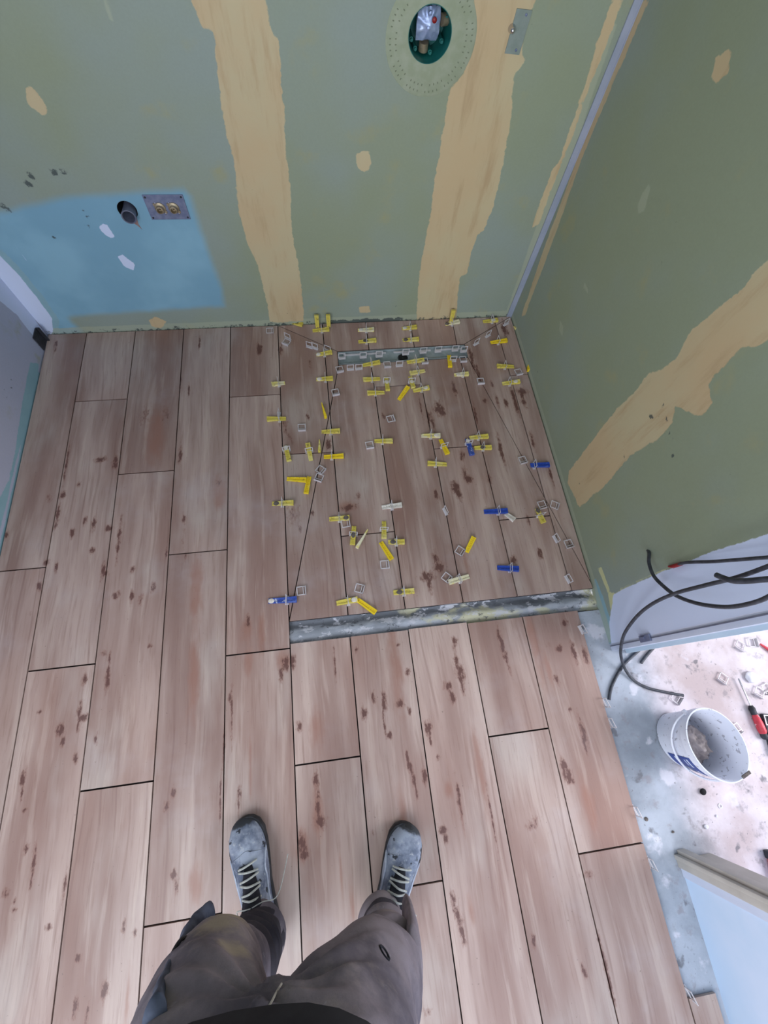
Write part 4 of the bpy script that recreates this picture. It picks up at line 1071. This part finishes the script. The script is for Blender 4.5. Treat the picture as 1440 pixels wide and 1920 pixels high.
pebble('plaster_lump', 1344, 1530, .004, 'chalk', 'tiny white crumb right of the grey stain', 'rubble')
pebble('plaster_lump', 1212, 1536, .006, 'smear', 'round grey crumb beside the clip on the cut tile edge', 'rubble', .3)
wsh = at(1350, 1511, BZ)
o = MB().lathe([(.004, 0), (.0065, .0002), (.0065, .0018), (.004, .002), (.004, 0)], seg=20).build('washer', M['chalk']); o.location = (wsh.x, wsh.y, BZ)
tag(o, 'small pale ring washer lying below the bucket', 'washer')

# ------------------------------------------------------------ person seen from above: work trousers and boots
person = empty('person', (-.08, -.46, 0))
tag(person, 'person in dusty dark work trousers and laced grey safety shoes, seen from above', 'person')
def ring(c, rx, ry, rot=0.0, seg=28, e=2.0, tilt=None):
    out = []
    for k in range(seg):
        t = 2 * math.pi * k / seg; ct, st_ = math.cos(t), math.sin(t)
        x = rx * math.copysign(abs(ct) ** (2 / e), ct); y = ry * math.copysign(abs(st_) ** (2 / e), st_)
        p = Vector((x * math.cos(rot) - y * math.sin(rot), x * math.sin(rot) + y * math.cos(rot), 0))
        if tilt is not None: p = tilt @ p
        out.append(Vector(c) + p)
    return out
def loft_path(keys, n=6, seg=28):
    """keys: (x,y,z,rx,ry); rings perpendicular to the path"""
    K = []
    pts = spline([k[:3] for k in keys], n); rad = spline([(k[3], k[4], 0) for k in keys], n)
    rings = []
    for i, p in enumerate(pts):
        t = (pts[min(i + 1, len(pts) - 1)] - pts[max(i - 1, 0)]).normalized()
        q = Vector((0, 0, 1)).rotation_difference(t)
        rings.append(ring(p, rad[i].x, rad[i].y, 0, seg, 2.0, q.to_matrix()))
    return rings
def remeshed(b, name, vox):
    me = bpy.data.meshes.new(name); bmesh.ops.recalc_face_normals(b.bm, faces=b.bm.faces); b.bm.to_mesh(me); b.bm.free()
    o = bpy.data.objects.new(name, me); C.objects.link(o)
    md = o.modifiers.new('r', 'REMESH'); md.mode = 'VOXEL'; md.voxel_size = vox
    dg = bpy.context.evaluated_depsgraph_get(); dg.update()
    me2 = bpy.data.meshes.new_from_object(o.evaluated_get(dg))
    bpy.data.objects.remove(o); bpy.data.meshes.remove(me)
    return me2
LEG_L = [(-.272, -.512, .085, .048, .058), (-.274, -.508, .14, .050, .060), (-.272, -.492, .24, .054, .062), (-.270, -.468, .36, .060, .068), (-.270, -.425, .47, .066, .076), (-.258, -.400, .58, .082, .090), (-.238, -.408, .70, .096, .106), (-.205, -.430, .84, .100, .118), (-.185, -.440, .90, .10, .118)]
LEG_R = [(.018, -.535, .085, .046, .056), (.024, -.532, .14, .048, .058), (.030, -.518, .24, .052, .060), (.030, -.495, .36, .057, .066), (.018, -.460, .47, .062, .074), (-.008, -.435, .58, .074, .088), (-.046, -.428, .70, .094, .104), (-.072, -.438, .84, .100, .118), (-.090, -.445, .90, .10, .118)]
# body inside the clothes: one continuous mesh
b = MB()
def shrink(K, d): return [(x, y, z, rx - d, ry - d) for x, y, z, rx, ry in K]
b.loft(loft_path(shrink(LEG_L, .014), 4, 20)); b.loft(loft_path(shrink(LEG_R, .014), 4, 20))
b.loft([ring((-.132, -.445, z), rx - .012, ry - .012, 0, 28, 2.2) for z, rx, ry in ((.78, .15, .10), (.86, .172, .125), (.95, .168, .118), (1.05, .155, .105), (1.12, .155, .10))])
bme = remeshed(b, 'body', .014)
body = link('body', bme, simple('skin', (190, 150, 130), (200, 160, 140), 20, .6), person)
body.matrix_parent_inverse = Matrix.Translation((.08, .46, 0)); smooth(body.data, 180)
INV = Matrix.Translation((.08, .46, 0))
b = MB(); b.loft(loft_path(LEG_L)); b.loft(loft_path(LEG_R))
b.loft([ring((-.135, -.440, z), rx, ry, 0, 32, 2.2) for z, rx, ry in ((.80, .150, .095), (.84, .172, .118), (.88, .178, .128), (.94, .175, .125), (.985, .168, .118))])
b.loft([ring((-.128, cy, z), rx, ry, 0, 24, 2.0) for z, cy, rx, ry in ((.70, -.42, .030, .05), (.725, -.418, .055, .075), (.75, -.415, .085, .088), (.78, -.415, .12, .096), (.82, -.415, .14, .105))])
tme = remeshed(b, 'trousers', .0065)
bm = bmesh.new(); bm.from_mesh(tme)
for _ in range(5): bmesh.ops.smooth_vert(bm, verts=bm.verts, factor=.5, use_axis_x=True, use_axis_y=True, use_axis_z=True)
bm.normal_update()
nd = []
for v in bm.verts:
    p = v.co; z = p.z; w = 0
    # gathers around the ankles, drag lines toward the crotch, loose folds elsewhere
    sid = -1 if p.x < -.11 else 1
    k = max(0, 1 - abs(z - .20) / .17)
    w += k * .012 * math.sin(z * 130 + mnoise.noise(p * 9) * 5 + p.x * 20)
    cx = p.x + .135; r = math.hypot(cx, (z - .74) * .8)
    k2 = max(0, 1 - abs(z - .72) / .2) * max(0, 1 - abs(cx) / .22)
    w += k2 * .008 * math.sin(math.atan2(z - .80, abs(cx) + .03) * 17 + mnoise.noise(p * 6) * 2.5)
    k3 = max(0, 1 - abs(z - .42) / .14)
    w += k3 * .008 * math.sin(z * 75 + p.x * 35 * sid + mnoise.noise(p * 7) * 4)
    u_ = p.x * sid * .8 + p.z * .6; w += mnoise.noise(p * 8) * .006 + .006 * (1 - 2.2 * abs(mnoise.noise(Vector((u_ * 19, p.y * 5, (p.z * .8 - p.x * sid * .6) * 5))))) + mnoise.noise(Vector((p.x * 22, p.y * 22, p.z * 9))) * .0035
    nd.append((v, v.normal * w))
for v, d in nd: v.co += d
bm.to_mesh(tme); bm.free()
tme.materials.clear() if hasattr(tme.materials, 'clear') else None
trs = link('trousers', tme, M['trouser'], person); trs.matrix_parent_inverse = INV; smooth(tme, 180)
nt = len(tme.vertices); tc = np.empty(nt * 3, np.float32); tme.vertices.foreach_get('co', tc); tc = tc.reshape(-1, 3)
du = np.zeros(nt)
for (cx, cy, cz, s) in ((-.245, -.31, .50, .06), (-.25, -.30, .58, .05), (-.20, -.31, .66, .035), (.02, -.34, .47, .04), (-.26, -.32, .42, .05)):
    du = np.maximum(du, np.exp(-((tc[:, 0] - cx) ** 2 + (tc[:, 1] - cy) ** 2 + (tc[:, 2] - cz) ** 2) / (s * s)))
set_attr(tme, 'dust', du); set_attr(tme, 'grime', np.where(tc[:, 0] < -.12, np.clip((.36 - tc[:, 2]) / .08, 0, 1), np.clip((.20 - tc[:, 2]) / .08, 0, .8)))
for K, sd_ in ((LEG_L, -1), (LEG_R, 1)):
    x, y, z, rx, ry = K[1]
    rr = [[Vector((x + (rx + .004 + dd) * math.cos(t), y + (ry + .004 + dd) * math.sin(t), zz + .006 * math.sin(3 * t + sd_))) for t in [2 * math.pi * i / 32 for i in range(32)]] for zz, dd in ((.088, .002), (.092, .008), (.102, .009), (.112, .004), (.122, -.002))]
    c_ = MB().loft(rr, cap=False).build('trouser_cuff', M['trouser'], person); c_.matrix_parent_inverse = INV
# side pockets, flap, loop, hole and seam on the trousers
def shell_pt(px, py, z): return at(px, py, z)
b = MB()
pts = [at(392, 1722, .40), at(362, 1752, .47), at(340, 1800, .57), at(312, 1860, .69), at(290, 1925, .80)]
rg_ = [ring(p, .012 + .004 * math.sin(i * 2), .028, 0, 20) for i, p in enumerate(spline(pts, 5))]
pk = b.loft(rg_).build('side_pocket', M['pocket'], person, sm=180); pk.matrix_parent_inverse = INV
pk['label'] = 'blue-grey side pocket on the left leg'
b = MB().loft([ring(p, .014, .045, 0, 16) for p in spline([(.082, -.46, .28), (.080, -.45, .38), (.072, -.44, .48)], 5)])
pk2 = b.build('side_pocket', M['trouser'], person, sm=180); pk2.matrix_parent_inverse = INV
b = MB().tube(spline([at(352, 1757, .58), at(338, 1763, .60), at(322, 1790, .62), at(318, 1810, .63), at(332, 1816, .64)], 5), .0028, 8)
lp = b.build('cord_loop', M['black'], person); lp.matrix_parent_inverse = INV
# seam along the fly
from mathutils.bvhtree import BVHTree
tbm = bmesh.new(); tbm.from_mesh(tme); bvh = BVHTree.FromBMesh(tbm); tbm.free()
def cast(px, py):
    h_ = bvh.ray_cast(Vector((0, 0, CAM_H)), ray(px, py).normalized()); return h_[0], h_[1]
def seam(name, pxs, r, mat):
    pts = []
    for q in pxs:
        h_, n_ = cast(*q)
        if h_ is not None: pts.append(h_ + n_ * r * .5)
    if len(pts) > 1:
        o = MB().tube(spline(pts, 4), r, 6).build(name, mat, person); o.matrix_parent_inverse = INV; return o
seam('fly_seam', [(533, 1828), (528, 1845), (518, 1862), (508, 1880), (497, 1895)], .0013, M['thread'])
seam('inner_seam', [(520, 1800), (527, 1815), (533, 1828)], .0012, M['thread'])
h_, n_ = cast(721, 1787)
if h_ is not None:
    q = Vector((0, 0, 1)).rotation_difference(n_).to_matrix()
    rr = [[h_ + q @ Vector((k * .0075 * math.cos(t), k * .012 * math.sin(t), zz)) for t in [2 * math.pi * i / 18 for i in range(18)]] for k, zz in ((1.0, -.001), (.95, .0018), (.7, .0016), (.6, -.0005))]
    o = MB().loft(rr).build('torn_hole', M['lining'], person); o.matrix_parent_inverse = INV
# black jersey hem above the trousers
b = MB().loft([ring((-.140, -.398, z), rx, ry, 0, 36, 2.2) for z, rx, ry in ((.925, .186, .130), (.93, .190, .134), (.97, .186, .130), (1.05, .172, .118), (1.13, .170, .112), (1.16, .12, .08))])
js_ = b.build('jersey', M['jersey'], person, sm=60); js_.matrix_parent_inverse = INV
for v in js_.data.vertices: v.co += Vector((0, 1, 0)) * mnoise.noise(v.co * 9) * .008

def boot(toe, heel, side, lab):
    """toe and heel points on the floor"""
    toe = Vector(toe); heel = Vector(heel); L = (toe - heel).length
    ang = math.atan2(toe.y - heel.y, toe.x - heel.x) - math.pi / 2
    o = empty('safety_shoe', (heel.x, heel.y, 0), ang); o.parent = person
    o.matrix_parent_inverse = INV; o['label'] = lab
    s = side                      # +1: right foot (outer side +x)
    # half widths along the length; centre line bows inward at the toe
    st = [(0, .022, 0), (.03, .031, 0), (.12, .036, 0), (.28, .036, .001), (.45, .040, .003), (.62, .049, .004), (.75, .052, .003), (.86, .049, 0), (.94, .038, -.002), (.985, .022, -.003), (1, .008, -.003)]
    def outline(z, grow):
        lft = []; rgt = []
        for t, w, c in st:
            lft.append(Vector((c * s - (w + grow), t * L + (grow if t > .9 else -grow if t < .1 else 0), z)))
            rgt.append(Vector((c * s + (w + grow), t * L + (grow if t > .9 else -grow if t < .1 else 0), z)))
        return rgt + list(reversed(lft))
    MB().loft([outline(z, g_) for z, g_ in ((0, -.004), (.003, -.001), (.014, .0), (.026, .0), (.030, -.002))]).build('sole', M['sole'], o, sm=50)
    # upper: cross sections along the foot
    hts = [(0.0, .070, .020), (.04, .090, .030), (.12, .105, .034), (.24, .112, .035), (.34, .108, .035), (.44, .094, .038), (.54, .080, .043), (.64, .070, .047), (.74, .064, .049), (.83, .060, .047), (.90, .053, .040), (.955, .043, .030), (.985, .034, .018), (.998, .028, .007)]
    rings = []
    for t, h, w in hts:
        c = .003 * s; r_ = []
        for k in range(22):
            a = math.pi * k / 21
            e = .75 if t > .5 else .62
            x = w * math.copysign(abs(math.cos(a)) ** e, math.cos(a)); z = .022 + (h - .022) * math.sin(a) ** .85
            r_.append(Vector((c + x, t * L, z + mnoise.noise(Vector((x * 30, t * 9, side))) * .003)))
        rings.append(r_)
    # refine between sections
    fine = []
    for k in range(22):
        fine.append(spline([r_[k] for r_ in rings], 4))
    rings = [[fine[k][i] for k in range(22)] for i in range(len(fine[0]))]
    up = MB().loft(rings).build('upper', M['boot'], o, sm=70)
    co = np.array([v.co[:] for v in up.data.vertices]); set_attr(up.data, 'toe', np.clip((co[:, 1] / L - .90) / .07, 0, 1))
    # toe cap seam + piping
    def top(t, xf):
        for i in range(len(hts) - 1):
            if hts[i][0] <= t <= hts[i + 1][0]:
                u = (t - hts[i][0]) / (hts[i + 1][0] - hts[i][0]); h = hts[i][1] * (1 - u) + hts[i + 1][1] * u; w = hts[i][2] * (1 - u) + hts[i + 1][2] * u
        a = math.acos(max(-1, min(1, math.copysign(abs(xf) ** 1.45, xf)))); return Vector((.003 * s + w * xf, t * L, .022 + (h - .022) * math.sin(a) ** .85))
    MB().tube(spline([top(.70 + .05 * (1 - abs(q)), q) + Vector((0, 0, .0003)) for q in (-.97, -.7, -.35, 0, .35, .7, .97)], 4), .0012, 6).build('toe_seam', M['boot'], o)
    for q in (-1, 1):
        MB().tube(spline([top(t, q * f) + Vector((q * .001, 0, 0)) for t, f in ((.72, .97), (.60, .86), (.52, .90), (.42, .93), (.32, .95))], 5), [.0012] * 1 + [.0026] * 19 + [.0012], 6).build('piping', M['piping'], o)
    # tongue and padded collar
    MB().loft([[Vector((.003 * s + x, y, z + dz)) for x, dz in ((-w, 0), (-w * .6, .006), (0, .009), (w * .6, .006), (w, 0), (0, -.006))] for y, z, w in ((.66 * L, .066, .010), (.54 * L, .080, .018), (.44 * L, .093, .022), (.37 * L, .114, .026), (.325 * L, .132, .028), (.31 * L, .140, .022))]).build('tongue', M['lining'], o, sm=180)
    cl = [Vector((.003 * s + .037 * math.cos(t), .175 * L + .165 * L * math.sin(t), .112 + .012 * math.sin(t))) for t in [2 * math.pi * i / 28 for i in range(29)]]
    MB().tube(cl, .0095, 10, cap=False).build('padded_collar', M['lining'], o)
    # laces
    for i, t in enumerate((.655, .61, .565, .52, .475, .43)):
        hw = .52 + .02 * i
        p0 = top(t + .012 * (1 if i % 2 else -1), -hw) + Vector((0, 0, .003)); p2 = top(t - .012 * (1 if i % 2 else -1), hw) + Vector((0, 0, .003)); p1 = (p0 + p2) / 2; p1.z = top(t, 0).z + (.010 if i < 3 else .017)
        MB().tube(spline([p0, p0.lerp(p1, .5) + Vector((0, 0, .003)), p1, p2.lerp(p1, .5) + Vector((0, 0, .003)), p2], 4), .0026, 7).build('lace', M['lace'], o)
    k0 = top(.385, 0) + Vector((0, 0, .014))
    MB().tube(spline([k0, k0 + Vector((.03, .004, .004)), k0 + Vector((.062, -.004, -.028)), k0 + Vector((.10 if s < 0 else .05, .06 if s < 0 else -.02, -.07 if s < 0 else -.04))], 6), .0013, 6).build('lace_end', M['lace'], o)
    MB().tube(spline([k0, k0 + Vector((-.015, .004, .006)), k0 + Vector((-.040, .0, -.02)), k0 + Vector((-.042, -.03, -.05)), k0 + Vector((-.02, -.02, -.01)), k0], 6), .0013, 6).build('lace_loop', M['lace'], o)
    return o
t0 = at(465, 1530, .02); boot((t0.x - .012, t0.y), (-.262, -.556), -1, 'left shoe, toe pointing straight at the shower')
t1 = at(768, 1543, .02); boot((t1.x, t1.y), (.012, -.590), 1, 'right shoe, toe turned outward')
